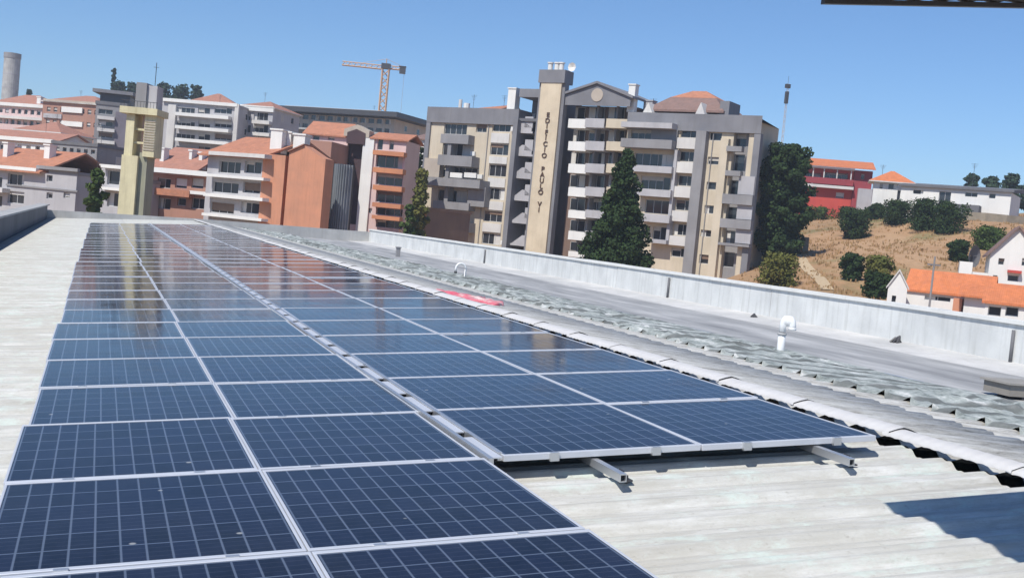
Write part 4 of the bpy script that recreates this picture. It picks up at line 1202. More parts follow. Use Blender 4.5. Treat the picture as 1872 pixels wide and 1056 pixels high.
# terracotta walls
b = Bld('apartment_building', 'tall blank terracotta building with a dark vertical slot', 'apartment building', (482, 281), (596, 284), 108, 106.5, 2.0, GT)
r1 = b.rc(482, 300, 517, 400); r2 = b.rc(523, 300, 596, 400)
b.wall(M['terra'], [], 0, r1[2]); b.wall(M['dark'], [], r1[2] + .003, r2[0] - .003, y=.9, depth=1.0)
b.wall(M['terra'], [], r2[0], b.len)
t1 = b.uv(560, 266)[1]; mb = MB(); xm = b.uv(556, 270)[0]
mb.prism([(r2[0], b.H), (b.len, b.H), (b.len - .6, b.H + .2), (xm, t1), (r2[0], b.H + .35)], 0, 1.9); mb.build('gable_wall', M['terra'], b.root)
MB().hexa([(r2[0] - .1, -.2, b.H + .36), (xm, -.2, t1 + .02), (xm, 2.1, t1 + .02), (r2[0] - .1, 2.1, b.H + .36), (r2[0] - .1, -.2, b.H + .46), (xm, -.2, t1 + .14), (xm, 2.1, t1 + .14), (r2[0] - .1, 2.1, b.H + .46)]).build('coping', M['tile2'], b.root)
for c_, yy in (((494, 238, 515, 280), 2), ((524, 243, 531, 276), 3), ((536, 247, 557, 274), 3)): b.chimney(b.rc(*c_, yy), yy, M['white'], 1.3)
q = b.rc(455, 262, 500, 283, 6)
MB().box(q[0], q[2], 6, 9, b.H - 2, b.H + .8).build('stair_head', M['white2'], b.root)
# ribbed grey cladding block
b = Bld('apartment_building', 'narrow block clad in ribbed grey sheet right of the terracotta walls', 'apartment building', (597, 298), (644, 302), 113, 113, 1.6, GT)
q = b.rc(608, 300, 641, 400)
b.wall(M['dark'], [], 0, q[0] - .003, y=.4, depth=1.2); b.wall(M['dark'], [], q[2] + .003, b.len, y=.4, depth=1.2)
mb = MB(); n = 16
P = [(q[0] + (q[2] - q[0]) * i / n, -.25 + (.22 if i % 2 else 0) - .8 * math.sin(math.pi * i / n)) for i in range(n + 1)]
for a_, c_ in zip(P[:-1], P[1:]): mb.face([(a_[0], a_[1], 0), (c_[0], c_[1], 0), (c_[0], c_[1], b.H), (a_[0], a_[1], b.H)])
mb.face([(x, y, b.H) for x, y in P] + [(q[2], 1.6, b.H), (q[0], 1.6, b.H)]); mb.face([(q[0], P[0][1], 0), (q[0], 1.6, 0), (q[0], 1.6, b.H), (q[0], P[0][1], b.H)]); mb.face([(q[2], P[-1][1], 0), (q[2], 1.6, 0), (q[2], 1.6, b.H), (q[2], P[-1][1], b.H)])
mb.build('ribbed_cladding', wallmat('zinc_cladding', (.30, .33, .36), (.22, .24, .26), streak=.6, rough=.5), b.root)
# pink building with the arched dark recess and orange balconies
b = Bld('apartment_building', 'pink flats with a tall brown arched recess and bright orange balconies', 'apartment building', (560, 243), (745, 243), 150, 147, 6, GT)
ar = b.rc(629, 262, 662, 410); 
ops = [ar]
cz = [(283, 308), (317, 340), (349, 372), (380, 395), (402, 418)]
cw = [b.rc(687, y0 + 1, 736, y1 - 1) for y0, y1 in cz]
w1 = [b.rc(690, 252, 700, 274), b.rc(712, 254, 720, 274)]
w2 = [b.rc(666, y, 680, y + 9) for y in (298, 336, 380)] + [b.rc(572, 232 + 12, 584, 256), b.rc(600, 244, 612, 256)]
ops += cw + w1 + w2
b.wall(M['pink'], ops, reveal=.5)
MB().box(ar[0], ar[2], .9, 1.1, ar[1], ar[3]).build('recess_wall', wallmat('dark_brown_cladding', (.085, .045, .05), (.06, .035, .04)), b.root)
mb = MB(); xm = (ar[0] + ar[2]) / 2; zt = b.uv(646, 236)[1]
mb.prism([(ar[0] - .5, b.H), (ar[2] + .5, b.H), (ar[2] + .5, b.H + .9), (xm, zt + .6), (ar[0] - .5, b.H + .9)], -.35, 1.5); mb.build('gable_front', M['beige'], b.root)
mb = MB(); mb.prism([(ar[0] - .0, ar[3] - .1), (ar[2], ar[3] - .1), (ar[2], b.H + .5), (xm, zt), (ar[0], b.H + .5)], -.45, -.353); mb.build('arch_panel', bpy.data.materials['dark_brown_cladding'], b.root)
for w in w1 + w2: b.window(w)
for w in cw: b.window(w, reveal=.4, blind=random.choice((0, .3, .6)))
for r in ((684, 277, 741, 285), (684, 308, 739, 317), (684, 340, 737, 349), (683, 372, 735, 380), (682, 395, 733, 402)):
    b.balcony(b.rc(*r, -.8), 1.4, M['orange'])
q = b.rc(664, 250, 684, 300); MB().box(q[0], q[2], -.3, -.003, 0, b.H).build('pilaster', M['white'], b.root)
b.gable(M['tile'], .9, s0=b.rc(684, 240, 685, 241)[0], s1=b.len, y0=0, y1=6)
b.gable(M['tile'], 1.7, s0=0, s1=ar[0] - .6, y0=0, y1=6, wallm=M['pink'])
q = b.rc(578, 262, 624, 292, -2.5); MB().box(q[0], q[2], -6, -.01, 0, q[3]).build('annex', M['brick'], b.root)
simple('house', 'tiny white house with a grey roof just left of the big cream block', 'house', (757, 254), (776, 256), 172, 171, 8, 'white', rects=[(762, 260, 768, 268)], roof=('gable', 'tile3', 1.2), group=GT)
simple('house', 'brown low building with an orange band behind the bushes beside the pink flats', 'house', (742, 380), (776, 384), 135, 133, 8, 'brown', strip=[((742, 388, 776, 396), .4, 'orange')], roof=('flat', 'brown', .3), group=GT)

# yellow tower at the end of our roof
def yellow_tower():
    d = 86
    A = at(232, 207, d); Bp = at(287, 207, d)
    wv = Vector((Bp.x - A.x, Bp.y - A.y, 0)); wd = wv.length
    zt = A.z; zb = 8.0
    rt = empty('drill_tower', (A.x, A.y, zb), math.atan2(wv.y, wv.x), 'pale yellow concrete tower with a grey top standing at the end of the panel roof', 'tower')
    H = zt - zb; dp = 2.3
    zm = at(250, 285, d).z - zb
    Ym = M['yellow']
    MB().box(0, .62, 0, dp, 0, H).build('pillar', Ym, rt)
    MB().box(wd - .88, wd, 0, dp * .8, zm, H).build('pillar', Ym, rt)
    MB().box(-.10, 1.12, -.12, dp, 0, zm).build('lower_wall', Ym, rt)
    MB().box(1.123, wd - .55, .25, dp * .9, 0, zm + .3).build('lower_side', wallmat('green_grey_render', (.34, .34, .24), (.28, .28, .22), streak=.6, sc=2), rt)
    MB().box(.95, 1.42, .9, 1.1, zm + .31, H - .003).build('back_wall', M['pink'], rt)
    mb = MB()
    n = 12
    for i in range(n):
        z = zm + .5 + (H - zm - .8) * i / n
        mb.box(wd - .85, wd - .03, -.06, -.003, z, z + .09)
    mb.build('ladder_rungs', M['beige'], rt)
    for fx in (.3, .62):
        z = zm + (H - zm) * fx; MB().box(.62 + .003, wd - .883, .3, .5, z, z + .16).build('floor_beam', Ym, rt)
    MB().box(-.45, wd + .12, -.35, dp + .2, H + .003, H + .50).build('top_beam', Ym, rt)
    mb = MB()
    for i in range(12):
        x = -.4 + (wd + .45) * i / 11; mb.bar((x, -.3, H + .5), (x, -.3, H + .95), .015)
    mb.bar((-.42, -.3, H + .95), (wd + .08, -.3, H + .95), .022); mb.build('railing', M['iron'], rt)
    z1 = at(252, 150, d).z - zb
    MB().box(.45, 1.25, .3, dp - .2, H + .503, z1).build('top_block', M['grey'], rt)
    MB().box(1.253, 2.0, .5, dp - .3, H + .503, z1 - .15).build('top_block', M['lgrey'], rt)
    z2 = at(273, 112, d).z - zb
    MB().bar((1.7, .8, z1 - .15), (1.7, .8, z2), .028).bar((1.5, .8, z2 - .35), (1.9, .8, z2 - .35), .015).build('antenna', M['iron'], rt)
yellow_tower()

# tower crane
def crane():
    d = 300; p = at(698, 210, d); zb = tz(p.x, p.y) - 1
    zt = at(698, 126, d).z
    rt = empty('tower_crane', (p.x, p.y, zb), math.radians(-16), 'orange tower crane standing behind the long dark roof', 'crane')
    om = plain('crane_orange', (.66, .42, .25), .6); H = zt - zb
    mb = MB(); s_ = .85
    for a, b in ((-1, -1), (1, -1), (1, 1), (-1, 1)): mb.bar((a * s_, b * s_, 0), (a * s_, b * s_, H), .22)
    z = 0; k = 0
    C4 = [(-s_, -s_), (s_, -s_), (s_, s_), (-s_, s_)]
    while z < H - 1.8:
        for i in range(4):
            a = C4[i]; b = C4[(i + 1) % 4]
            if k % 2: a, b = b, a
            mb.bar((a[0], a[1], z), (b[0], b[1], z + 1.8), .13)
        z += 1.8; k += 1
    mb.build('mast', om, rt)
    MB().box(-1.2, 1.2, -1.2, 1.2, H, H + 1.3).build('slewing_unit', M['iron'], rt)
    def latt(x0, x1, z, w, h, nm):
        mb = MB(); mb.bar((x0, -w, z), (x1, -w, z), .13); mb.bar((x0, w, z), (x1, w, z), .13); mb.bar((x0, 0, z + h), (x1, 0, z + h), .13)
        n = int(abs(x1 - x0) / 1.3)
        for i in range(n):
            a = x0 + (x1 - x0) * i / n; b = x0 + (x1 - x0) * (i + 1) / n; m_ = (a + b) / 2
            for sg in (-w, w): mb.bar((a, sg, z), (m_, 0, z + h), .07); mb.bar((m_, 0, z + h), (b, sg, z), .07)
        mb.build(nm, om, rt)
    latt(-1.2, -11.5, H - .2, .5, 1.0, 'jib'); latt(1.2, 5.0, H + .1, .5, .8, 'counter_jib')
    MB().box(3.6, 5.2, -.7, .7, H - .8, H + .9).box(3.4, 5.3, -.8, .8, H + .9, H + 1.1).build('counterweight', M['iron'], rt)
    mb = MB(); mb.bar((0, 0, H + 1.3), (0, 0, H + 2.6), .12)
    mb.bar((0, 0, H + 2.6), (-7, 0, H + .7), .04); mb.bar((0, 0, H + 2.6), (4.6, 0, H + .9), .04); mb.build('pendant_lines', om, rt)
    MB().bar((4.9, 0, H - .8), (4.9, 0, H - 12.5), .04).build('cable', M['lgrey'], rt)
crane()

# radio mast right of the big block
p = at(1429, 262, 230); q = at(1440, 154, 230)
zb = tz(p.x, p.y)
rt = empty('radio_mast', (p.x, p.y, zb), 0, 'thin dark radio mast rising above the dark tree right of the big block', 'mast')
mb = MB(); Hh = q.z - zb
for a, b in ((-.25, -.2), (.25, -.2), (0, .3)): mb.bar((a, b, 0), (a * .6, b * .6, Hh), .055)
z = 0; k = 0
tri = [(-.25, -.2), (.25, -.2), (0, .3)]
while z < Hh - 1:
    for i in range(3):
        a = tri[i]; b = tri[(i + 1) % 3]; f0 = 1 - .4 * z / Hh
        mb.bar((a[0] * f0, a[1] * f0, z), (b[0] * f0, b[1] * f0, z + 1), .03)
    z += 1
mb.build('lattice', M['lgrey'], rt)
mb = MB(); mb.box(-.5, .5, -.3, .3, Hh - .9, Hh - .1); mb.box(-.3, .3, -.3, .3, Hh - 4, Hh - 1.6); mb.bar((0, 0, Hh), (0, 0, Hh + 1.5), .04); mb.build('aerials', M['iron'], rt)

M['tile'] = tilemat('bright_roof_tiles', (.70, .22, .08), (.56, .19, .09))
# ------------------------------------------------------------------ houses on the hill
GH = 'houses on the hillside'
b = Bld('house', 'red two storey house with a veranda and orange roof on the hilltop', 'house', (1462, 305), (1562, 312), 198, 196, 8, GH, None)
ops = [b.rc(1470, 316, 1500, 328), b.rc(1506, 316, 1550, 328), b.rc(1482, 350, 1492, 360), b.rc(1528, 352, 1543, 362)]
b.wall(M['red'], ops, reveal=1.0)
for o in ops: b.window(o, reveal=.85 if o is ops[0] or o is ops[1] else .2)
q = b.rc(1462, 328, 1560, 334); b.balcony((q[0], q[1] - .3, q[2], q[3] + .2), 1.0, M['maroon'])
q = b.rc(1464, 340, 1560, 344); MB().box(q[0], q[2], -1.2, -.003, q[1], q[3] + .1).build('band', M['white2'], b.root)
for x in (1466, 1486, 1506, 1530, 1556):
    q = b.rc(x - 1, 314, x + 1, 330, -1); MB().box(q[0], q[2], -.95, -.75, q[1] - .5, b.H).build('post', M['white2'], b.root)
MB().box(-.5, b.len, -1.3, -.003, b.H + .003, b.H + .3).build('eave', M['white'], b.root)
Lr = b.len + 3.4
MB().hexa([(-.9, -1.6, b.H + .31), (Lr, -1.6, b.H + .31), (Lr, 6, b.H + 2.0), (-.9, 6, b.H + 2.0), (-.9, -1.6, b.H + .45), (Lr, -1.6, b.H + .45), (Lr, 6, b.H + 2.2), (-.9, 6, b.H + 2.2)]).build('roof', M['tile'], b.root)
b = Bld('house', 'dark maroon wing joined to the right end of the red house', 'house', (1563, 311), (1596, 314), 195.8, 195.2, 6, GH)
ops = [b.rc(1574, 318, 1580, 328)]; b.wall(M['maroon'], ops); b.window(ops[0]); 
q = b.rc(1566, 346, 1596, 380); MB().box(q[0], q[2] + .3, -1.5, -.01, 0, q[3]).build('garage', M['lgrey'], b.root)
b = Bld('house', 'white house with an orange hipped roof between the red house and the long white one', 'house', (1598, 330), (1664, 336), 182, 180.5, 5, GH)
ops = [b.rc(1624, 336, 1634, 346), b.rc(1608, 336, 1614, 345), b.rc(1640, 348, 1646, 366)]; b.wall(M['white'], ops)
for o in ops: b.window(o)
b.hip(M['tile'], 1.9, over=.8); b.antenna(1.2, b.H + .8, 2.0, 2.5)
b = Bld('house', 'long low white building with a dark roof on the hilltop', 'building', (1648, 340), (1850, 348), 176, 168, 11, GH)
ops = [b.rc(1669, 347, 1688, 355), b.rc(1716, 350, 1738, 373), b.rc(1764, 352, 1787, 360), b.rc(1808, 354, 1820, 363)]
b.wall(M['white'], ops)
for o in ops: b.window(o, blind=0)
mb = MB(); mb.hexa([(-.4, -.5, b.H + .003), (b.len + .4, -.5, b.H + .003), (b.len + .4, b.depth + .4, b.H + .7), (-.4, b.depth + .4, b.H + .7), (-.4, -.5, b.H + .35), (b.len + .4, -.5, b.H + .35), (b.len + .4, b.depth + .4, b.H + 1.4), (-.4, b.depth + .4, b.H + 1.4)])
mb.build('roof', M['dgrey'], b.root)
q = b.rc(1740, 374, 1790, 390, -2); MB().box(q[0], q[2], -2.4, -.01, 0, q[3]).build('terrace_wall', M['dgrey'], b.root)
b.antenna(b.len * .62, b.H + .5, 3.8, 3)
# stone retaining wall on the slope below it
pts = [hitground(x, y) for x, y in ((1762, 402), (1800, 404), (1840, 408), (1900, 414))]
mb = MB()
for a, c in zip(pts[:-1], pts[1:]):
    mb.hexa([(a.x, a.y, a.z - 3), (c.x, c.y, c.z - 3), (c.x + .3, c.y + .5, c.z - 3), (a.x + .3, a.y + .5, a.z - 3), (a.x, a.y, a.z + 1.2), (c.x, c.y, c.z + 1.2), (c.x + .3, c.y + .5, c.z + 1.2), (a.x + .3, a.y + .5, a.z + 1.2)])
o = mb.build('retaining_wall', wallmat('rough_stone', (.33, .28, .21), (.24, .21, .16), sc=3)); tag(o, 'rough stone retaining wall on the slope below the long white building', 'wall')
# ruin by the tree
p = hitground(1456, 462)
rt = empty('ruin', (p.x, p.y, tz(p.x, p.y) - .2), math.radians(-35), 'small broken stone hut with an open front at the top of the footpath', 'ruin')
mb = MB(); mb.box(-1.6, -.9, 0, .4, 0, 2.6); mb.box(.7, 1.4, 0, .4, 0, 2.3); mb.box(-1.6, 1.4, 0, .4, 1.9, 2.35) if 0 else None
mb.box(-1.6, -1.25, .4, 3, 0, 1.7); mb.box(1.1, 1.4, .4, 3, 0, 1.4); mb.box(-.9, .7, .05, .35, 1.75, 2.1); mb.build('wall', bpy.data.materials['rough_stone'], rt)
MB().box(-.9, .7, .2, .35, 0, .8).build('brick_infill', M['terra'], rt)

# white house with orange roof, bottom right
b = Bld('house', 'white house with a bright orange roof and white gable, lower right behind the parapet', 'house', (1657, 529), (1812, 540), 97, 94, 5.5, GH, 5.0)
ops = [b.rc(1690, 541, 1738, 550)]
b.wall(M['white'], ops)
for o in ops: b.window(o, blind=0)
b.gable(M['tile'], 1.65, over=.2, wallm=M['white'])
q = b.rc(1742, 545, 1758, 575, -1); MB().box(q[0], q[2], -1.2, -.01, 0, q[3]).build('side_porch', M['terra'], b.root)
q = b.rc(1762, 544, 1806, 575, -1.6); MB().box(q[0], q[2], -1.8, -.01, 0, q[3]).build('annex', M['white'], b.root)
q2 = b.rc(1762, 530, 1812, 545, -2); mb = MB()
mb.hexa([(q[0] - .5, -2.4, q[3]), (q[2] + .5, -2.4, q[3]), (q[2] + .5, .5, q[3] + .9), (q[0] - .5, .5, q[3] + .9), (q[0] - .5, -2.4, q[3] + .15), (q[2] + .5, -2.4, q[3] + .15), (q[2] + .5, .5, q[3] + 1.05), (q[0] - .5, .5, q[3] + 1.05)])
mb.build('porch_roof', M['tile'], b.root)
# its gable wall turned to the left
b = Bld('house', 'small white gabled outbuilding at the left end of the orange roofed house', 'outbuilding', (1624, 522), (1659, 526), 95, 94.5, 1.2, GH, 5.0)
ops = [b.rc(1630, 540, 1638, 552)]; b.wall(M['white'], ops, reveal=.2); b.window(ops[0])
b.gable(M['white2'], 1.3, over=.15, axis='y', wallm=M['white'])
b = Bld('house', 'white house with a low orange roof and dark openings at the right edge', 'house', (1802, 551), (1930, 561), 84, 82, 5.5, GH, 4.0)
ops = [b.rc(1806, 560, 1830, 577), b.rc(1838, 561, 1862, 578)]; b.wall(M['white'], ops, reveal=.6)
for o in ops: b.window(o, reveal=.5, blind=0)
b.gable(M['tile'], 1.25, over=.25, wallm=M['white'])
b = Bld('house', 'tall white gabled house with small square windows at the right edge', 'house', (1811, 462), (1905, 470), 108, 106.5, 7, GH, 4.0)
ops = [b.rc(1825, 464 + 8, 1836, 484), b.rc(1803 + 12, 503, 1823, 513), b.rc(1842, 503, 1862, 514), b.rc(1868, 472, 1880, 486)]
b.wall(M['white'], ops)
for o in ops: b.window(o)
b.gable(M['tile3'], 2.6, over=.35, axis='y', wallm=M['white'])
q = b.rc(1752, 478, 1776, 530, 1); MB().box(q[0], q[2], 1, 4, 0, q[3]).build('chimney_block', M['white'], b.root)
q = b.rc(1776, 498, 1812, 530, .5); MB().box(q[0], q[2] - .05, .5, 5, 0, q[3]).build('terrace', M['white'], b.root)
q = b.rc(1842, 494, 1868, 499, -.5); MB().box(q[0], q[2], -.6, -.01, q[1], q[3]).build('awning', M['red'], b.root)
# big dish on a pole
p = at(1779, 468, 112); zb = tz(p.x, p.y)
rt = empty('satellite_dish', (p.x, p.y, zb), math.radians(20), 'large dark grey satellite dish beside the tall white gabled house', 'satellite dish')
mb = MB(); mb.bar((0, 0, 0), (0, .1, p.z - zb), .06); mb.build('pole', M['iron'], rt)
mb = MB(); n = 18; c = Vector((0, -.1, p.z - zb)); prev = None
for ring, (rr, yy_) in enumerate(((0.05, .25), (.45, .18), (.85, 0.0), (1.1, -.2))):
    cur = [c + Vector((rr * math.cos(2 * math.pi * i / n), yy_ + .12, rr * math.sin(2 * math.pi * i / n))) for i in range(n)]
    if prev:
        for i in range(n): mb.face([prev[i], prev[(i + 1) % n], cur[(i + 1) % n], cur[i]])
    prev = cur
mb.bar(c + Vector((0, .3, 0)), c + Vector((0, -.7, .1)), .03); mb.build('dish', M['dgrey'], rt, True)
# utility pole
p = at(1698, 568, 88); q = at(1700, 468, 88)
mb = MB(); mb.tube([(0, 0, 0), (0, 0, q.z - p.z + 6)], [.11, .07], 0, 8); mb.box(-.6, .6, -.04, .04, q.z - p.z + 5.3, q.z - p.z + 5.42)
o = mb.build('utility_pole', M['grey'], None, loc=(p.x, p.y, p.z - 6)); tag(o, 'slim grey utility pole in front of the orange roofed house', 'pole')

# ------------------------------------------------------------------ trees and bushes
def leafmat(name, c1, c2, c3):
    mt, nt, bs = newmat(name)
    v = coords(nt)
    oi = N_(nt, 'ShaderNodeObjectInfo')
    ge = N_(nt, 'ShaderNodeNewGeometry')
    a = mixc(nt, ramp(nt, noise(nt, .55, 4, v), [(.35, 0.), (.65, 1.)]), c1, c2)
    a = mixc(nt, ramp(nt, ge.outputs['Random Per Island'], [(.3, 0.), (1., .4)]), a, c3)
    nt.links.new(a, bs.inputs['Base Color']); bs.inputs['Roughness'].default_value = .85; bs.inputs['Specular IOR Level'].default_value = .15
    return mt
LM = {'dark': leafmat('dark_evergreen_leaves', (.018, .035, .012), (.032, .058, .018), (.06, .095, .03)),
      'mid': leafmat('green_leaves', (.04, .07, .018), (.065, .10, .025), (.11, .15, .04)),
      'olive': leafmat('yellow_green_leaves', (.09, .10, .025), (.13, .12, .03), (.17, .19, .05)),
      'far': leafmat('far_tree_leaves', (.025, .045, .03), (.035, .06, .035), (.05, .075, .045))}
def crown(blobs, n, leaf):
    """leaf quads scattered in the outer part of many lobes; blobs: (x,y,z,rx,ry,rz)"""
    bl = np.array(blobs, float); vol = (bl[:, 3] * bl[:, 4] * bl[:, 5]) ** (2 / 3); pr = vol / vol.sum()
    bi = rng.choice(len(bl), n, p=pr); b = bl[bi]
    d = rng.normal(size=(n, 3)); d /= np.linalg.norm(d, axis=1)[:, None]
    # clump the directions so that gaps and tufts form
    rad = rng.uniform(.45, 1.0, n) ** .6
    lump = 1 + .16 * np.sin(d[:, 0] * 7 + bi) * np.sin(d[:, 1] * 8 + 2 * bi) + .14 * np.sin(d[:, 2] * 11 + bi * 1.7)
    c = b[:, :3] + d * b[:, 3:6] * (rad * lump)[:, None]
    nrm = d + rng.normal(size=(n, 3)) * .6; nrm /= np.linalg.norm(nrm, axis=1)[:, None]
    t = np.cross(nrm, rng.normal(size=(n, 3))); t /= np.linalg.norm(t, axis=1)[:, None]; u = np.cross(nrm, t)
    s = leaf * rng.uniform(.5, 1.3, n)[:, None]
    V = np.stack([c - t * s - u * s * .6, c + t * s * .2 - u * s, c + t * s + u * s * .5, c - t * s * .3 + u * s], 1).reshape(-1, 3)
    return V, np.arange(n * 4).reshape(n, 4)
def tree(name, label, cat, base, h, w, shape='round', leaf=.3, n=4000, mat='dark', lobes=26, group=None, trunk_h=None, seed=0):
    rs = random.Random(seed * 13 + 5)
    rt = empty(name, base, rs.uniform(0, 6), label, cat, group)
    bl = []
    th = h * .12 if trunk_h is None else trunk_h
    for i in range(lobes):
        t = (i + .5) / lobes; a = i * 2.4 + rs.uniform(-.4, .4)
        z = th + (h - th) * t
        if shape == 'cone': rad = w / 2 * (1.03 - t) ** .72 * rs.uniform(.55, 1.18); lr = w * .115 * (1.15 - t) + .035 * w
        elif shape == 'column': rad = w / 2 * (math.sin(math.pi * min(1, .12 + t * .9)) ** .5) * rs.uniform(.6, 1); lr = w * .22
        else: rad = w / 2 * math.sin(math.pi * (.16 + .72 * t)) ** .6 * rs.uniform(.5, 1.05); lr = min(w * .2, h * .3) * (1 if lobes < 50 else .62)
        rad = max(0, rad - lr * (.75 if shape != 'round' else .55))
        bl.append((rad * math.cos(a), rad * math.sin(a), min(z, h - lr * .8), lr * rs.uniform(.8, 1.2), lr * rs.uniform(.8, 1.2), lr * rs.uniform(.65, .95)))
        if shape != 'cone' or t < .8: bl.append((rad * .3 * math.cos(a + 2), rad * .3 * math.sin(a + 2), min(z, h - lr), lr, lr, lr * .9))
    V, Fq = crown(bl, n, leaf)
    V[:, 2] = np.maximum(V[:, 2], .02)
    npmesh('crown', V, Fq, LM[mat], rt)
    mb = MB(); mb.tube([(0, 0, -.6), (.05, 0, h * .3), (-.04, .05, h * .6), (0, 0, h * .92)], [w * .045 + .08, w * .035 + .05, w * .02 + .03, .02], 0, 8)
    for b in bl[:len(bl) * 3 // 4:2]:
        mb.tube([(0, 0, max(.2, b[2] - h * .12)), (b[0] * .55, b[1] * .55, b[2] - h * .03), (b[0] * .95, b[1] * .95, b[2])], [w * .015 + .02, w * .01 + .015, .01], 0, 5)
    mb.build('trunk', M['bark'], rt)
    return rt
def tree_px(px, ytop, ybase, wpx, d, label, name='tree', cat='tree', on=True, **k):
    p = at(px, ybase, d); z = tz(p.x, p.y) if on else p.z
    top = at(px, ytop, d).z; w = wpx * d / F
    return tree(name, label, cat, (p.x, p.y, min(z, p.z) - .1), top - min(z, p.z) + .1, w, **k)
# the big dark cedar before the block and its neighbour
p = at(1126, 482, 112); topz = at(1140, 272, 112).z
tree('cedar_tree', 'big dark conical evergreen standing in front of the cream block', 'tree', (p.x, p.y, at(1126, 500, 112).z - 1.5), topz - at(1126, 500, 112).z + 1.5, 134 * 112 / F, 'cone', .13, 60000, 'dark', 120, seed=3, trunk_h=1)
tree_px(1424, 262, 444, 112, 140, 'tall dark rounded evergreen at the right corner of the big block', shape='round', leaf=.17, n=42000, mat='dark', lobes=90, seed=8, trunk_h=.5)
GB = 'bushes on the dry hillside'
def bush(px, y0, y1, wpx, label, mat='dark', n=6500, seed=1, group=GB, leaf=.12, d=None, shape='round'):
    p = hitground(px, y1) if d is None else at(px, y1, d)
    dd = (p - Vector((0, 0, ZC))).dot(W); h = (y1 - y0) * dd / F; w = wpx * dd / F
    z = tz(p.x, p.y) if d is None else p.z
    return tree('bush', label, 'bush', (p.x, p.y, z - .15), h + .2, w, shape, leaf, n, mat, 16, group, trunk_h=.1, seed=seed)
bush(1561, 382, 437, 72, 'dark round bush alone on the brown slope below the red house', seed=21, n=9000)
for i, (x, a_, b_, w_, t_) in enumerate(((1640, 366, 410, 84, 'leftmost bush of the dark hedge below the hilltop houses'), (1688, 364, 422, 86, 'tall middle bush of the dark hedge below the long white building'), (1728, 370, 428, 80, 'rightmost bush of the dark hedge below the long white building'), (1600, 374, 402, 40, 'small bush between the lone round bush and the dark hedge'))):
    bush(x, a_, b_, w_, t_, seed=30 + i, n=8000)
bush(1555, 465, 514, 48, 'round dark bush beside a yellowish one, middle of the slope', seed=41)
bush(1604, 468, 516, 62, 'yellow green bush right of the round dark bush', 'olive', seed=42)
bush(1601, 500, 545, 62, 'low dark bush just above the parapet beside the white outbuilding', seed=43)
bush(1420, 462, 524, 104, 'broad yellow green thicket behind the parapet, right of the big block', 'olive', n=7000, seed=44)
bush(1804, 416, 458, 66, 'grey green bush on the slope above the large satellite dish', 'mid', seed=45)
bush(1752, 440, 480, 44, 'small dark bush left of the large satellite dish', seed=46)
bush(1830, 440, 478, 44, 'small bush tucked behind the tall white gabled house', 'mid', seed=47)
bush(1500, 368, 392, 60, 'low bush at the foot of the red house', 'mid', seed=48, n=2500)
bush(1548, 366, 388, 50, 'low dark bush before the maroon wing', seed=49, n=2500)
GF = 'trees on the far skyline'
for i, (x, a_, b_, w_, l_) in enumerate(((1776, 318, 345, 34, 'dark tree on the skyline behind the long white building'), (1812, 322, 350, 40, 'wider dark tree on the skyline behind the right end of the long white building'), (1846, 318, 362, 44, 'tallest of the dark trees at the right end of the skyline'), (1884, 322, 370, 44, 'dark skyline tree cut by the right edge'))):
    tree_px(x, a_, b_, w_, 215, l_, shape='round', leaf=.3, n=2500, mat='far', lobes=16, seed=60 + i, group=GF)
for i, (x, a_, b_, w_, l_) in enumerate(((216, 147, 180, 48, 'dark tree above the dark grey flats, left of the yellow tower'), (242, 150, 182, 44, 'dark skyline tree touching the left of the tower top'), (298, 149, 184, 52, 'dark skyline tree just right of the tower top'), (328, 155, 186, 58, 'broad low dark tree on the skyline above the white flats'), (358, 156, 188, 36, 'small pointed green tree on the skyline above the white flats'), (206, 126, 172, 13, 'thin lone tree top sticking up above the dark grey flats'), (52, 164, 182, 14, 'tiny tree top behind the pink flats near the round tower'))):
    tree_px(x, a_, b_, w_, 330, l_, shape='round', leaf=.35, n=3600, mat='far', lobes=52 if i in (4, 5) else 22, seed=70 + i, group=GF)
tree_px(172, 308, 392, 50, 98, 'olive green bushy tree beside the low grey house at the end of the roof', shape='round', leaf=.15, n=5500, mat='mid', lobes=20, seed=80)
tree_px(766, 268, 310, 26, 165, 'dark green tree between the pink flats and the big block', shape='round', leaf=.25, n=3000, mat='dark', lobes=16, seed=81)
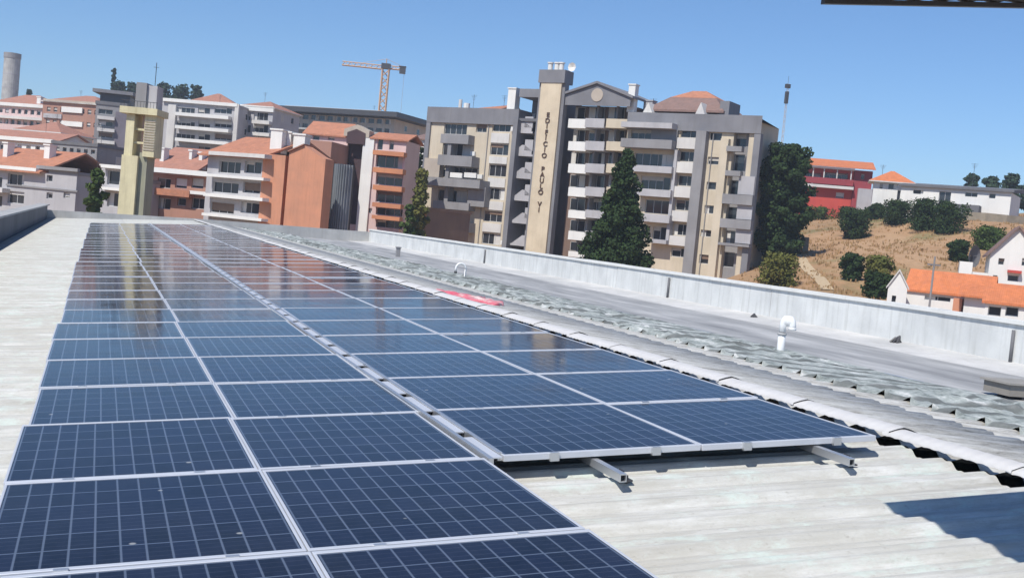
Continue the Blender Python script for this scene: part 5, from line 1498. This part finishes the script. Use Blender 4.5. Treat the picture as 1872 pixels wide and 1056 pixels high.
tree_px(762, 308, 425, 46, 132, 'sunlit yellow green tree between the pink flats and the big block', shape='column', leaf=.2, n=6500, mat='olive', lobes=24, seed=82)
tree_px(745, 372, 428, 34, 130, 'small dark shrub under the orange balconies', shape='round', leaf=.16, n=3000, mat='mid', lobes=14, seed=83)

# dry tufts and weeds over the hillside
def scrub():
    V = []; n = 0; out = []
    rs = random.Random(5)
    while n < 2200:
        px = rs.uniform(1360, 1900); d = rs.uniform(85, 200)
        q = at(px, 480, d); z = tz(q.x, q.y); out.append((q.x, q.y, z)); n += 1
    out = np.array(out); k = 5
    c = np.repeat(out, k, 0) + rng.normal(0, 1, (len(out) * k, 3)) * np.array([.22, .22, .0])
    h = rng.uniform(.08, .34, len(c)); a = rng.uniform(0, 6.28, len(c)); w = rng.uniform(.05, .16, len(c))
    dx = np.stack([np.cos(a) * w, np.sin(a) * w, np.zeros(len(c))], -1); up = np.stack([rng.normal(0, .06, len(c)), rng.normal(0, .06, len(c)), h], -1)
    V = np.stack([c - dx - [0, 0, .4], c + dx - [0, 0, .4], c + dx * .6 + up, c - dx * .6 + up], 1).reshape(-1, 3)
    o = npmesh('dry_grass', V, np.arange(len(V)).reshape(-1, 4), leafmat('dry_grass_blades', (.32, .20, .10), (.40, .25, .13), (.15, .14, .06)))
    tag(o, 'dry grass and weeds scattered over the brown hillside', 'grass', kind='stuff')
scrub()

# thin summer haze over the whole place
mt = bpy.data.materials.new('thin_haze'); mt.use_nodes = True
nt = mt.node_tree; nt.nodes.remove(nt.nodes['Principled BSDF'])
pv = nt.nodes.new('ShaderNodeVolumePrincipled'); pv.inputs['Density'].default_value = .0005; pv.inputs['Color'].default_value = (.86, .92, 1, 1); pv.inputs['Anisotropy'].default_value = .2
nt.links.new(pv.outputs[0], nt.nodes['Material Output'].inputs['Volume'])
hz = MB().box(-9900, 9900, -9900, 9900, -3, 62).build('haze', mt)
tag(hz, kind='stuff'); hz['label'] = 'thin pale summer haze over the town and hillside'; hz['category'] = 'haze'
